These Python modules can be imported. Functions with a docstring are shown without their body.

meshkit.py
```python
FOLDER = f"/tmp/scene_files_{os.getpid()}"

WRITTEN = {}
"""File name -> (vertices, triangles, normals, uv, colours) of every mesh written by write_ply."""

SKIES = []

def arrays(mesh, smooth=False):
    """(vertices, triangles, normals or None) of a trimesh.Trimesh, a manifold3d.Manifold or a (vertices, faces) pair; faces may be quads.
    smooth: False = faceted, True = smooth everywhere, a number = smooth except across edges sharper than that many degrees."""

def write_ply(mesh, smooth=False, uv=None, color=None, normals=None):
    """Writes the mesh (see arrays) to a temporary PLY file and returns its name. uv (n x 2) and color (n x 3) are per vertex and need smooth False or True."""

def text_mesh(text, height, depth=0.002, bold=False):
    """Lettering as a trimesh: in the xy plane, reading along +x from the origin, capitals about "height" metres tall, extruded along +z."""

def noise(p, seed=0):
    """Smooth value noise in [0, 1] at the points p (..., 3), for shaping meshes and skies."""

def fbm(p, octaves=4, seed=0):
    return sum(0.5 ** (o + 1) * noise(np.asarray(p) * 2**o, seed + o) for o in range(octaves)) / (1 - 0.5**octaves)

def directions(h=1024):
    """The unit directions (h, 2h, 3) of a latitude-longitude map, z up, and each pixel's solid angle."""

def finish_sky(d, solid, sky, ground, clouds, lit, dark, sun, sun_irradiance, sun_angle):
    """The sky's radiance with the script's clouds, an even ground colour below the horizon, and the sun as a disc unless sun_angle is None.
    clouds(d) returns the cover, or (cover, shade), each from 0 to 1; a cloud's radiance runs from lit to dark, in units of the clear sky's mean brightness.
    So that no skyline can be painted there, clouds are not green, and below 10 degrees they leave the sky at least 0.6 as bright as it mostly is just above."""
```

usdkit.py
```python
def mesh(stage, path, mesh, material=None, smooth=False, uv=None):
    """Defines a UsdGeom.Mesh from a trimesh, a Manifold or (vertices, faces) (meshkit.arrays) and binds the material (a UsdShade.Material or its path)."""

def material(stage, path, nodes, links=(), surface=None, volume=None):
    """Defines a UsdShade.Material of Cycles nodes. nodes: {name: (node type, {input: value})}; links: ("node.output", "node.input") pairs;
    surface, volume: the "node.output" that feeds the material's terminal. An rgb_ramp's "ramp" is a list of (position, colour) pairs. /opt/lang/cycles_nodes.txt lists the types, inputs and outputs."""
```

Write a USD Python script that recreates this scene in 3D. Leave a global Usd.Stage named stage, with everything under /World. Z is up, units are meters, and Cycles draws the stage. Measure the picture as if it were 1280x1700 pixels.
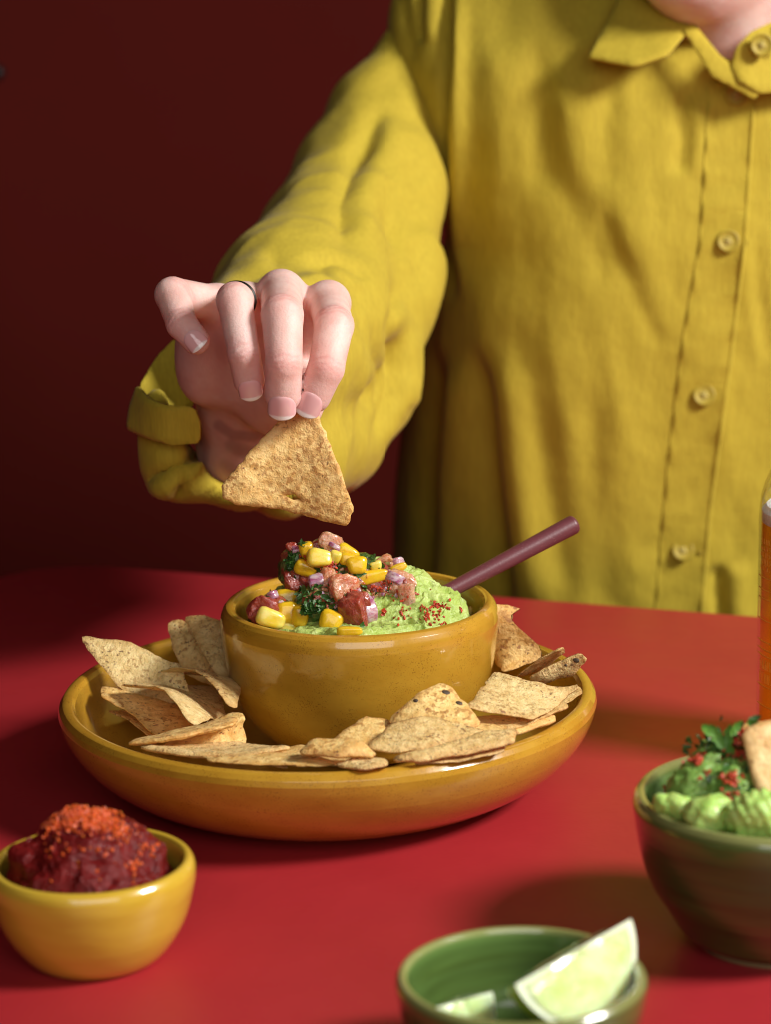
import math, random
import numpy as np, trimesh, usdkit, meshkit
from scipy.interpolate import RBFInterpolator
from scipy.spatial import Delaunay, cKDTree
from shapely.geometry import Polygon, Point
import shapely
from pxr import Usd, UsdGeom, UsdLux, UsdShade, Gf, Sdf, Vt

stage = Usd.Stage.CreateInMemory()
UsdGeom.SetStageUpAxis(stage, UsdGeom.Tokens.z)
UsdGeom.SetStageMetersPerUnit(stage, 1.0)
UsdGeom.Xform.Define(stage, '/World')
UsdGeom.Scope.Define(stage, '/World/Looks')

# ------------------------------------------------------------------ camera
# table top is z = 0; the plate stands near the origin; +y leads away from the camera
FPX, W, H = 4200.0, 1280.0, 1700.0          # focal length in photograph pixels
PITCH, ROLL = math.radians(13.0), math.radians(1.2)
R0 = np.array([1.0, 0, 0]); U0 = np.array([0, math.sin(PITCH), math.cos(PITCH)])
FW = np.array([0, math.cos(PITCH), -math.sin(PITCH)])
RT = R0 * math.cos(ROLL) - U0 * math.sin(ROLL)
UP = U0 * math.cos(ROLL) + R0 * math.sin(ROLL)
def ray(u, v):
    d = FW + RT * (u - W / 2) / FPX - UP * (v - H / 2) / FPX
    return d / np.linalg.norm(d)
CAM = np.array([0.0, 0, 0.042]) - 1.134 * ray(544, 1144)
def pz(u, v, z):
    d = ray(u, v); return CAM + d * (z - CAM[2]) / d[2]
def py(u, v, y):
    d = ray(u, v); return CAM + d * (y - CAM[1]) / d[1]
def proj(p):
    q = np.asarray(p, float) - CAM
    w = q @ FW
    return np.stack([W / 2 + FPX * (q @ RT) / w, H / 2 - FPX * (q @ UP) / w], -1)
def mpp(p):                                    # metres per photograph pixel at p
    return float((np.asarray(p) - CAM) @ FW) / FPX

cam = UsdGeom.Camera.Define(stage, '/World/camera')
mtx = np.eye(4); mtx[0, :3] = RT; mtx[1, :3] = UP; mtx[2, :3] = -FW; mtx[3, :3] = CAM
cam.AddTransformOp().Set(Gf.Matrix4d(*mtx.ravel().tolist()))
cam.CreateHorizontalApertureAttr(24.0)
cam.CreateFocalLengthAttr(FPX / W * 24.0)
cam.CreateClippingRangeAttr(Gf.Vec2f(0.05, 50))
cam.CreateFStopAttr(7.5)
cam.CreateFocusDistanceAttr(1.105)
cam.CreateExposureAttr(0.12)

# ------------------------------------------------------------------ lamps (a studio: no sky, no sun)
def softbox(name, pos, target, w, h, inten, color):
    l = UsdLux.RectLight.Define(stage, '/World/' + name)
    pos, target = np.array(pos, float), np.array(target, float)
    b = pos - target; b /= np.linalg.norm(b)
    r = np.cross([0, 0, 1.0], b); r /= np.linalg.norm(r); u = np.cross(b, r)
    m = np.eye(4); m[0, :3] = r; m[1, :3] = u; m[2, :3] = b; m[3, :3] = pos
    l.AddTransformOp().Set(Gf.Matrix4d(*m.ravel().tolist()))
    l.CreateWidthAttr(w); l.CreateHeightAttr(h); l.CreateIntensityAttr(inten); l.CreateColorAttr(Gf.Vec3f(*color))
    return l
KEYDIR = np.array([0.76, -0.39, 0.58]); KEYDIR /= np.linalg.norm(KEYDIR)
softbox('key_lamp', np.array([0.02, 0.1, 0.1]) + 1.75 * KEYDIR, (0.02, 0.1, 0.1), 0.46, 0.34, 88, (1.0, 0.965, 0.93))
softbox('bounce_fill', (0.20, -1.95, 1.0), (0, 0.1, 0.05), 1.8, 1.2, 2.3, (1.0, 0.97, 0.95))  # added fill, stands in for light bounced around the room

# ------------------------------------------------------------------ helpers
used = {}
def numbered(parent, name):
    k = (parent, name); used[k] = used.get(k, -1) + 1
    return name if used[k] == 0 else f'{name}_{used[k]:03d}'
def tag(prim, label=None, cat=None, group=None, kind=None):
    for k, v in (('label', label), ('category', cat), ('group', group), ('kind', kind)):
        if v: prim.SetCustomDataByKey(k, v)
def thing(name, label, cat, loc, group=None):
    x = UsdGeom.Xform.Define(stage, '/World/' + numbered('/World', name))
    x.AddTranslateOp().Set(Gf.Vec3d(*map(float, loc)))
    tag(x.GetPrim(), label, cat, group)
    return x.GetPrim(), np.array(loc, float)
def asmesh(m):
    if isinstance(m, (tuple, list)):
        v, f = np.asarray(m[0], float), np.asarray(m[1], int)
        if f.shape[1] == 4: f = np.vstack([f[:, [0, 1, 2]], f[:, [0, 2, 3]]])
        return trimesh.Trimesh(v, f, process=False)
    return m
def obj(name, mesh, mat, parent=None, smooth=True, off=None, color=None, label=None, cat=None, group=None, kind=None, prim_name='tint'):
    """One Mesh prim. mesh in world coordinates; top-level ones get their own origin, parts are written relative to their thing's origin (off)."""
    mesh = asmesh(mesh)
    base = '/World' if parent is None else str(parent.GetPath())
    path = base + '/' + numbered(base, name)
    if parent is None:
        b = mesh.bounds; off = np.array([b[:, 0].mean(), b[:, 1].mean(), b[0, 2]])
    mm = trimesh.Trimesh(np.array(mesh.vertices) - off, mesh.faces, process=False)
    g = usdkit.mesh(stage, path, mm, mat, smooth=smooth)
    if parent is None: g.AddTranslateOp().Set(Gf.Vec3d(*map(float, off)))
    if color is None and 'tint' in getattr(mesh, 'metadata', {}) and smooth is True: color = mesh.metadata['tint']
    if color is not None:
        UsdGeom.PrimvarsAPI(g).CreatePrimvar(prim_name, Sdf.ValueTypeNames.Color3fArray, 'vertex').Set(Vt.Vec3fArray.FromNumpy(np.asarray(color, np.float32)))
    tag(g.GetPrim(), label, cat, group, kind)
    return g.GetPrim()

def nrm(a): a = np.asarray(a, float); return a / (np.linalg.norm(a) + 1e-12)
def noise3(p, scale, seed=0, oct=3): return meshkit.fbm(np.asarray(p) * scale + 57.3, oct, seed) * 2 - 1
def vnormals(m): return np.array(trimesh.Trimesh(m.vertices, m.faces, process=False).vertex_normals)

def lathe(profile, n=96, wob=0.0, seed=0):
    """profile: list of (r, z), from the axis outside ... back to the axis."""
    pr = np.asarray(profile, float); a = np.arange(n) * 2 * np.pi / n
    r = pr[:, 0][:, None] * np.ones(n)[None]; z = pr[:, 1][:, None] * np.ones(n)[None]
    if wob:
        w = sum(np.cos(k * a + seed * 1.7 + k) / k for k in (2, 3, 5))
        r = r * (1 + wob * w[None]); z = z + wob * 0.25 * pr[:, 0][:, None] * np.roll(w, 9)[None] * (pr[:, 1] > pr[:, 1].max() * 0.5)[:, None]
    v = np.stack([r * np.cos(a), r * np.sin(a), z], -1).reshape(-1, 3)
    i, j = np.meshgrid(np.arange(len(pr) - 1), np.arange(n), indexing='ij')
    q = np.stack([i * n + j, i * n + (j + 1) % n, (i + 1) * n + (j + 1) % n, (i + 1) * n + j], -1).reshape(-1, 4)
    m = asmesh((v, q)); m.merge_vertices(); m.update_faces(m.nondegenerate_faces()); m.remove_unreferenced_vertices()
    m.fix_normals(); return m
def smooth_profile(pts, n=80):
    """a Catmull-like spline through profile points, sampled by arc length."""
    from scipy.interpolate import PchipInterpolator
    p = np.asarray(pts, float); s = np.r_[0, np.cumsum(np.linalg.norm(np.diff(p, axis=0), axis=1))]
    t = np.linspace(0, s[-1], n)
    t = np.unique(np.r_[t, s])
    return np.stack([PchipInterpolator(s, p[:, 0])(t), PchipInterpolator(s, p[:, 1])(t)], 1)

def surface_nets(f, xs, ys, zs):
    """the zero surface of the samples f on a tensor grid (negative inside)."""
    s = f < 0
    c = np.zeros(np.array(f.shape) - 1, int)
    for a in (0, 1):
        for b in (0, 1):
            for d in (0, 1):
                c += s[a:f.shape[0] - 1 + a, b:f.shape[1] - 1 + b, d:f.shape[2] - 1 + d]
    act = (c > 0) & (c < 8)
    idx = -np.ones(act.shape, int); ijk = np.argwhere(act); idx[act] = np.arange(len(ijk))
    acc = np.zeros((len(ijk), 3)); cnt = np.zeros(len(ijk))
    I, J, K = ijk.T
    cor = [(a, b, d) for a in (0, 1) for b in (0, 1) for d in (0, 1)]
    val = {k: f[I + k[0], J + k[1], K + k[2]] for k in cor}
    for k in cor:
        for ax in range(3):
            if k[ax] == 0:
                k2 = list(k); k2[ax] = 1; k2 = tuple(k2)
                a, b = val[k], val[k2]; hit = (a < 0) != (b < 0)
                t = np.where(hit, a / np.where(hit, a - b, 1), 0)
                p = np.array(k, float)[None] + 0 * acc; p[:, ax] = t
                acc[hit] += p[hit]; cnt[hit] += 1
    loc = acc / cnt[:, None]
    def coord(g, i, t): return g[i] + (g[i + 1] - g[i]) * t
    v = np.stack([coord(xs, I, loc[:, 0]), coord(ys, J, loc[:, 1]), coord(zs, K, loc[:, 2])], 1)
    quads = []
    for ax in range(3):
        o = [d for d in range(3) if d != ax]
        sl0 = [slice(None)] * 3; sl1 = [slice(None)] * 3
        sl0[ax] = slice(0, -1); sl1[ax] = slice(1, None)
        for d in o: sl0[d] = slice(1, -1); sl1[d] = slice(1, -1)
        a, b = s[tuple(sl0)], s[tuple(sl1)]
        e = np.argwhere(a != b)
        if not len(e): continue
        inside = a[tuple(e.T)]
        base = e.copy(); base[:, o[0]] += 1; base[:, o[1]] += 1
        def cell(d0, d1):
            q = base.copy(); q[:, o[0]] -= d0; q[:, o[1]] -= d1; return idx[tuple(q.T)]
        q = np.stack([cell(1, 1), cell(0, 1), cell(0, 0), cell(1, 0)], 1)
        flip = inside if ax != 1 else ~inside
        q[~flip] = q[~flip][:, ::-1]
        quads.append(q)
    m = asmesh((v, np.vstack(quads)))
    return m
def axis_grid(segs):
    """segs: [(start, end, step), ...] joined to one increasing axis."""
    out = []
    for a, b, h in segs:
        n = max(1, int(round((b - a) / h))); out.append(np.linspace(a, b, n, endpoint=False))
    return np.r_[np.concatenate(out), segs[-1][1]]
def smin(a, b, k):
    h = np.clip(0.5 + 0.5 * (b - a) / k, 0, 1)
    return b * (1 - h) + a * h - k * h * (1 - h)
class Field:
    def __init__(s, xs, ys, zs):
        s.g = (np.asarray(xs), np.asarray(ys), np.asarray(zs)); s.f = np.full([len(a) for a in s.g], 0.08)
    def window(s, lo, hi):
        sl = tuple(slice(max(0, np.searchsorted(a, l) - 1), np.searchsorted(a, h) + 1) for a, l, h in zip(s.g, lo, hi))
        P = np.stack(np.meshgrid(*(a[k] for a, k in zip(s.g, sl)), indexing='ij'), -1)
        return sl, P
    def cone(s, a, b, ra, rb, k=0.004, pad=0.03, scale=None):
        """smooth union with a tapered capsule"""
        a, b = np.asarray(a, float), np.asarray(b, float); R = max(ra, rb) + pad
        sl, P = s.window(np.minimum(a, b) - R, np.maximum(a, b) + R)
        d = b - a; L2 = max(d @ d, 1e-12)
        t = np.clip(((P - a) @ d) / L2, 0, 1)
        dist = np.linalg.norm(P - a - t[..., None] * d, axis=-1) - (ra + (rb - ra) * t)
        s.f[sl] = smin(s.f[sl], dist, k)
    def ball(s, c, rad, k=0.004, pad=0.03, rot=None):
        """smooth union with an ellipsoid; rad 3 numbers"""
        c, rad = np.asarray(c, float), np.broadcast_to(np.asarray(rad, float), (3,)); R = rad.max() + pad
        sl, P = s.window(c - R, c + R)
        q = P - c
        if rot is not None: q = q @ np.asarray(rot)
        k0 = np.linalg.norm(q / rad, axis=-1); k1 = np.linalg.norm(q / rad ** 2, axis=-1)
        s.f[sl] = smin(s.f[sl], np.where(k1 > 1e-9, k0 * (k0 - 1) / np.maximum(k1, 1e-9), -rad.min()), k)
    def carve(s, a, b, ra, rb, k=0.004):
        a, b = np.asarray(a, float), np.asarray(b, float); R = max(ra, rb) + 0.02
        sl, P = s.window(np.minimum(a, b) - R, np.maximum(a, b) + R)
        d = b - a; t = np.clip(((P - a) @ d) / max(d @ d, 1e-12), 0, 1)
        dist = np.linalg.norm(P - a - t[..., None] * d, axis=-1) - (ra + (rb - ra) * t)
        s.f[sl] = -smin(-s.f[sl], dist, k)
    def mesh(s): return surface_nets(s.f, *s.g)

def patch(pts, thick=0.0016, step=0.0022, rough=0.0006, bump=0.0007, bumpscale=140, rnd=0.003, seed=0, holes=(), bend=0.0, flat_edge=False):
    """A thin plate (crisp, leaf, collar) whose outline passes through the given 3-D points; the sheet bends smoothly through all of them."""
    P = np.asarray(pts, float); c = P.mean(0)
    u, s, vt = np.linalg.svd(P - c); n = vt[2]
    if n @ (CAM - c) < 0: n = -n
    ex = vt[0]; ey = np.cross(n, ex)
    q = np.stack([(P - c) @ ex, (P - c) @ ey], 1); hgt = (P - c) @ n
    rng = np.random.default_rng(seed)
    poly = Polygon(q)
    if not poly.is_valid: poly = poly.convex_hull
    rnd = min(rnd, .45 * poly.area / poly.length)
    poly = poly.buffer(-rnd).buffer(rnd * 1.0, quad_segs=6) if rnd and not poly.buffer(-rnd).is_empty else poly
    if poly.geom_type != 'Polygon': poly = max(poly.geoms, key=lambda g: g.area)
    L = poly.exterior.length; nb = max(12, int(L / step))
    B = np.array([poly.exterior.interpolate(i / nb, normalized=True).coords[0] for i in range(nb)])
    if rough:
        cen = B.mean(0); dd = B - cen; dd /= np.linalg.norm(dd, axis=1, keepdims=True) + 1e-9
        B = B + dd * (noise3(np.c_[B * 1.0, np.full(nb, seed * 0.37)], 260, seed, 2)[:, None] * rough * 2.2)
    pb = Polygon(B)
    if not pb.is_valid: pb = pb.buffer(0)
    x0, y0, x1, y1 = pb.bounds
    gx, gy = np.meshgrid(np.arange(x0, x1, step), np.arange(y0, y1, step * 0.87))
    gx[1::2] += step / 2
    G = np.stack([gx.ravel(), gy.ravel()], 1) + rng.uniform(-.18, .18, (gx.size, 2)) * step
    inner = pb.buffer(-step * 0.6)
    for h in holes: inner = inner.difference(Polygon(np.stack([(np.asarray(h) - c) @ ex, (np.asarray(h) - c) @ ey], 1)).buffer(step * 0.3))
    G = G[shapely.contains_xy(inner, G[:, 0], G[:, 1])]
    V = np.vstack([B]); rings = [np.arange(nb)]
    for h in holes:
        hp = Polygon(np.stack([(np.asarray(h) - c) @ ex, (np.asarray(h) - c) @ ey], 1)); k = max(8, int(hp.exterior.length / step))
        hb = np.array([hp.exterior.interpolate(i / k, normalized=True).coords[0] for i in range(k)])
        V = np.vstack([V, hb]); pb = pb.difference(hp)
    V = np.vstack([V, G])
    T = Delaunay(V).simplices; cc = V[T].mean(1)
    T = T[shapely.contains_xy(pb.buffer(1e-6), cc[:, 0], cc[:, 1])]
    a = V[T]; ar = np.cross(a[:, 1] - a[:, 0], a[:, 2] - a[:, 0]); T[ar < 0] = T[ar < 0][:, ::-1]; T = T[np.abs(ar) > 1e-12]
    if len(P) > 3 and np.abs(hgt).max() > 1e-6: w = RBFInterpolator(q, hgt, kernel='thin_plate_spline', smoothing=1e-7)(V)
    else: w = np.zeros(len(V))
    R2 = (V ** 2).sum(1) / (V ** 2).sum(1).max(); w = w + bend * (R2 - 0.4)
    p3 = np.c_[V, np.full(len(V), seed * 3.1)]
    d1 = bump * (noise3(p3, bumpscale, seed, 3) * 1.2 + np.maximum(0, noise3(p3, bumpscale * 0.45, seed + 9, 2)) * 1.1)
    d2 = bump * 0.8 * noise3(p3, bumpscale * 1.3, seed + 5, 2)
    edge = shapely.distance(shapely.boundary(pb), shapely.points(V))
    prof = np.sqrt(np.clip(edge / (thick * 0.8), 0, 1)) * (1 - 0.0) if not flat_edge else np.minimum(1, edge / (thick * .3))
    if flat_edge: prof = 0.55 + 0.45 * prof
    else: prof = 0.38 + 0.62 * prof
    top = c + V[:, :1] * ex + V[:, 1:] * ey + (w + thick / 2 * prof + d1)[:, None] * n
    bot = c + V[:, :1] * ex + V[:, 1:] * ey + (w - thick / 2 * prof + d1 - np.abs(d2) * 0.5)[:, None] * n
    E = np.sort(np.vstack([T[:, [0, 1]], T[:, [1, 2]], T[:, [2, 0]]]), 1)
    D = np.vstack([T[:, [0, 1]], T[:, [1, 2]], T[:, [2, 0]]])
    _, inv, cnt = np.unique(E, axis=0, return_inverse=True, return_counts=True)
    bd = D[cnt[inv] == 1]; N = len(V)
    F = np.vstack([T, T[:, ::-1] + N, np.c_[bd[:, 1], bd[:, 0], bd[:, 0] + N], np.c_[bd[:, 1], bd[:, 0] + N, bd[:, 1] + N]])
    tone = np.clip(edge / .0028, 0, 1) * .5 + .5 + .30 * noise3(p3, 90, seed + 21, 2) - np.clip(d1 / bump, -1, 1.4) * .20
    tone = np.clip(tone, 0, 1)[:, None]
    col = np.array([.70, .50, .30]) * (1 - tone) + np.array([1.0, 1.0, 1.0]) * tone
    F = F.astype(int); u_, inv_ = np.unique(F, return_inverse=True)
    m = trimesh.Trimesh(np.vstack([top, bot])[u_], inv_.reshape(F.shape), process=False)
    m.metadata['tint'] = np.vstack([col, col])[u_]
    return m

def tube(pts, rad, sides=12, cap=True):
    p = np.asarray(pts, float); r = np.broadcast_to(rad, (len(p),))
    t = np.gradient(p, axis=0); t /= np.linalg.norm(t, axis=1, keepdims=True)
    a = np.zeros_like(p); up = np.array([0, 0, 1.0]) if abs(t[0, 2]) < .9 else np.array([1.0, 0, 0])
    a[0] = nrm(np.cross(t[0], up))
    for i in range(1, len(p)): a[i] = nrm(a[i - 1] - t[i] * (a[i - 1] @ t[i]))
    b = np.cross(t, a); ang = np.arange(sides) * 2 * np.pi / sides
    v = p[:, None] + r[:, None, None] * (np.cos(ang)[None, :, None] * a[:, None] + np.sin(ang)[None, :, None] * b[:, None])
    i, j = np.meshgrid(np.arange(len(p) - 1), np.arange(sides), indexing='ij')
    q = np.stack([i * sides + j, i * sides + (j + 1) % sides, (i + 1) * sides + (j + 1) % sides, (i + 1) * sides + j], -1).reshape(-1, 4)
    m = asmesh((v.reshape(-1, 3), q)); V = np.array(m.vertices); F = np.array(m.faces)
    if cap:
        k = len(V); V = np.vstack([V, p[0], p[-1]]); e = (len(p) - 1) * sides; jj = np.arange(sides)
        F = np.vstack([F, np.c_[(jj + 1) % sides, jj, np.full(sides, k)], np.c_[e + jj, e + (jj + 1) % sides, np.full(sides, k + 1)]])
    return trimesh.Trimesh(V, F, process=False)
def join(ms): return trimesh.util.concatenate([asmesh(m) for m in ms])
def polydist(uv, line):
    """distance in px to a polyline, signed side (+ = right of travel), and place 0..1 along it"""
    line = np.asarray(line, float); seg = np.linalg.norm(np.diff(line, axis=0), axis=1); cum = np.r_[0, np.cumsum(seg)]
    best = np.full(len(uv), 1e9); side = np.zeros(len(uv)); tt = np.zeros(len(uv))
    for i in range(len(seg)):
        d = (line[i + 1] - line[i]) / seg[i]; q = uv - line[i]
        t = np.clip(q @ d, 0, seg[i]); r = q - t[:, None] * d; dist = np.linalg.norm(r, axis=1)
        s = d[0] * r[:, 1] - d[1] * r[:, 0]
        b = dist < best
        best[b] = dist[b]; side[b] = np.sign(s[b]); tt[b] = (cum[i] + t[b]) / cum[-1]
    return best, side, tt
def creases(m, lines, front_only=True):
    """folds pressed into cloth: (line in px, width px, depth m, ridge on the side -1 / 0 / 1)"""
    v = np.array(m.vertices); n = vnormals(m); uv = proj(v)
    facing = np.clip((n * ((CAM - v) / np.linalg.norm(CAM - v, axis=1, keepdims=True))).sum(1) * 3 + 0.3, 0, 1) if front_only else 1
    disp = np.zeros(len(v))
    for line, w, dep, ridge in lines:
        d, s, t = polydist(uv, line)
        end = np.clip(np.minimum(t, 1 - t) * 5, 0, 1); end = end * end * (3 - 2 * end)
        sd = d * s
        disp += end * (-dep * np.exp(-(d / w) ** 2) + (0.6 * dep * np.exp(-((sd - ridge * 2.2 * w) / (1.6 * w)) ** 2) if ridge else 0))
    out = m.copy(); out.vertices = v + n * (disp * facing)[:, None]
    return out

# ------------------------------------------------------------------ materials
def mat(name, c, rough=0.5, c2=None, nscale=30, stretch=(1, 1, 1), speck=None, bump=None, attr=None, rvar=None, lo=0.35, hi=0.65, **kw):
    """Principled material. c, c2: two tones mixed by noise; speck: (colour, voronoi scale, size, amount noise scale); bump: list of (scale, distance m); attr: name of a colour primvar used as base."""
    n = {'geo': ('geometry', {}), 'map': ('mapping', {'scale': stretch}), 'p': ('principled_bsdf', {'roughness': rough, **kw})}
    l = [('geo.position', 'map.vector')]
    col = None
    if attr:
        n['at'] = ('attribute', {'attribute': attr}); col = 'at.color'
        if c2 is not None:
            n['nz'] = ('noise_texture', {'scale': nscale, 'detail': 4, 'roughness': 0.6}); l.append(('map.vector', 'nz.vector'))
            n['rp'] = ('rgb_ramp', {'ramp': [(lo, c), (hi, c2)]}); l.append(('nz.fac', 'rp.fac'))
            n['mu'] = ('mix', {'mix_type': 'multiply', 'fac': 1.0}); l += [('at.color', 'mu.color1'), ('rp.color', 'mu.color2')]; col = 'mu.color'
    elif c2 is not None:
        n['nz'] = ('noise_texture', {'scale': nscale, 'detail': 4, 'roughness': 0.6})
        n['rp'] = ('rgb_ramp', {'ramp': [(lo, c), (hi, c2)]})
        l += [('map.vector', 'nz.vector'), ('nz.fac', 'rp.fac')]; col = 'rp.color'
    else: n['p'][1]['base_color'] = c
    specks = speck if isinstance(speck, list) else [speck] if speck else []
    for k, (sc, vs, thr, ns) in enumerate(specks):
        n[f'vo{k}'] = ('noise_texture', {'scale': vs, 'detail': 1.5}); n[f'sn{k}'] = ('noise_texture', {'scale': ns, 'detail': 2})
        n[f'lt{k}'] = ('map_range', {'from_min': thr, 'from_max': thr + 0.05, 'to_min': 0.0, 'to_max': 0.85, 'clamp': True})
        n[f'tr{k}'] = ('map_range', {'from_min': 0.36, 'from_max': 0.60, 'to_min': 0.0, 'to_max': 1.0, 'clamp': True})
        n[f'm1{k}'] = ('math', {'math_type': 'multiply'}); n[f'sm{k}'] = ('mix', {'mix_type': 'mix', 'color2': sc})
        l += [('geo.position', f'vo{k}.vector'), ('geo.position', f'sn{k}.vector'), (f'vo{k}.fac', f'lt{k}.value'), (f'sn{k}.fac', f'tr{k}.value'), (f'lt{k}.result', f'm1{k}.value1'), (f'tr{k}.result', f'm1{k}.value2'), (f'm1{k}.value', f'sm{k}.fac')]
        if col: l.append((col, f'sm{k}.color1'))
        else: n[f'sm{k}'][1]['color1'] = c
        col = f'sm{k}.color'
    if col: l.append((col, 'p.base_color'))
    if rvar:
        n['rn'] = ('noise_texture', {'scale': rvar[2], 'detail': 3}); n['rr'] = ('map_range', {'from_min': 0.3, 'from_max': 0.7, 'to_min': rvar[0], 'to_max': rvar[1], 'clamp': True})
        l += [('geo.position', 'rn.vector'), ('rn.fac', 'rr.value'), ('rr.result', 'p.roughness')]
    prev = None
    for k, (bs, bd) in enumerate(bump or []):
        n[f'bn{k}'] = ('noise_texture', {'scale': bs, 'detail': 3, 'roughness': 0.55}); n[f'bp{k}'] = ('bump', {'strength': 1.0, 'distance': bd})
        l += [('map.vector' if k == 0 and stretch != (1, 1, 1) else 'geo.position', f'bn{k}.vector'), (f'bn{k}.fac', f'bp{k}.height')]
        if prev: l.append((prev, f'bp{k}.normal'))
        prev = f'bp{k}.normal'
    if prev: l.append((prev, 'p.normal'))
    return usdkit.material(stage, '/World/Looks/' + name, n, l, surface='p.BSDF')

M = {}
M['table'] = mat('table_paint', (0.37, 0.022, 0.027), 0.44, c2=(0.34, 0.019, 0.024), nscale=9, bump=[(900, 0.00006), (60, 0.0002)], rvar=(0.36, 0.48, 14), specular_ior_level=0.3)
M['wall'] = mat('wall_paint', (0.088, 0.0068, 0.0042), 0.9, c2=(0.080, 0.0062, 0.0038), nscale=3, bump=[(300, 0.0002)], specular_ior_level=0.12)
GL = dict(coat_weight=1.0, coat_roughness=0.07)
M['mustard'] = mat('mustard_glaze', (0.50, 0.275, 0.026), 0.24, c2=(0.43, 0.215, 0.017), nscale=70, stretch=(0.9, 0.9, 1.5), lo=0.3, hi=0.75, speck=((0.27, 0.125, 0.012), 1500, 0.60, 90), bump=[(24, 0.0007), (500, 0.00004)], **GL)
M['yellow'] = mat('yellow_glaze', (0.62, 0.425, 0.045), 0.24, c2=(0.55, 0.345, 0.028), nscale=36, stretch=(0.6, 0.6, 2.2), lo=0.3, hi=0.7, bump=[(28, 0.0006)], **GL)
M['green_glaze'] = mat('green_glaze', (1.0, 1.0, 1.0), 0.22, c2=(0.62, 0.58, 0.5), nscale=42, stretch=(0.22, 0.22, 3.4), lo=0.35, hi=0.62, attr='tint', bump=[(60, 0.0005)], **GL)
M['shirt'] = mat('shirt_cotton', (0.49, 0.368, 0.024), 0.85, c2=(0.425, 0.313, 0.018), nscale=420, stretch=(1.6, 1, 0.16), bump=[(900, 0.00030), (1500, 0.00012), (70, 0.0007)], sheen_weight=0.04, sheen_roughness=0.4)
M['button'] = mat('button_resin', (0.36, 0.265, 0.018), 0.6)
M['hole'] = mat('buttonhole_stitch', (0.27, 0.19, 0.010), 0.9)
M['thread'] = mat('button_thread', (0.46, 0.37, 0.10), 0.9)
M['skin'] = mat('skin', (1.0, 1.0, 1.0), 0.55, c2=(0.92, 0.80, 0.78), nscale=80, attr='tint', bump=[(1300, 0.00016), (420, 0.00018)], subsurface_weight=0.22, subsurface_scale=0.004, subsurface_radius=(1.0, 0.35, 0.2))
M['nail'] = mat('fingernail', (1, 1, 1), 0.15, attr='tint', coat_weight=0.7, coat_roughness=0.05)
M['ring'] = mat('dark_metal', (0.06, 0.055, 0.05), 0.25, metallic=0.9)
CR = dict(subsurface_weight=0.12, subsurface_scale=0.002)
DK = (0.11, 0.055, 0.022)
M['crisp_gold'] = mat('crisp_gold', attr='tint', c=(0.94, 0.64, 0.25), rough=0.62, c2=(0.74, 0.42, 0.12), nscale=260, speck=[((0.42, 0.19, 0.045), 420, .54, 90), (DK, 520, 0.66, 60), ((0.30, 0.11, 0.04), 240, 0.66, 60)], bump=[(420, 0.0006), (1300, 0.0003)], **CR)
M['crisp_pale'] = mat('crisp_pale', attr='tint', c=(0.84, 0.61, 0.28), rough=0.66, c2=(0.66, 0.44, 0.165), nscale=240, speck=[((0.40, 0.22, 0.07), 520, .55, 80), (DK, 620, 0.63, 60), ((0.20, 0.09, 0.035), 300, 0.67, 90)], bump=[(420, 0.0008), (1200, 0.0004)], **CR)
M['crisp_tan'] = mat('crisp_tan', attr='tint', c=(0.82, 0.57, 0.245), rough=0.66, c2=(0.62, 0.39, 0.13), nscale=240, speck=[((0.38, 0.20, 0.06), 520, .54, 80), (DK, 560, 0.62, 80)], bump=[(450, 0.0008), (1400, 0.0004)], **CR)
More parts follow.
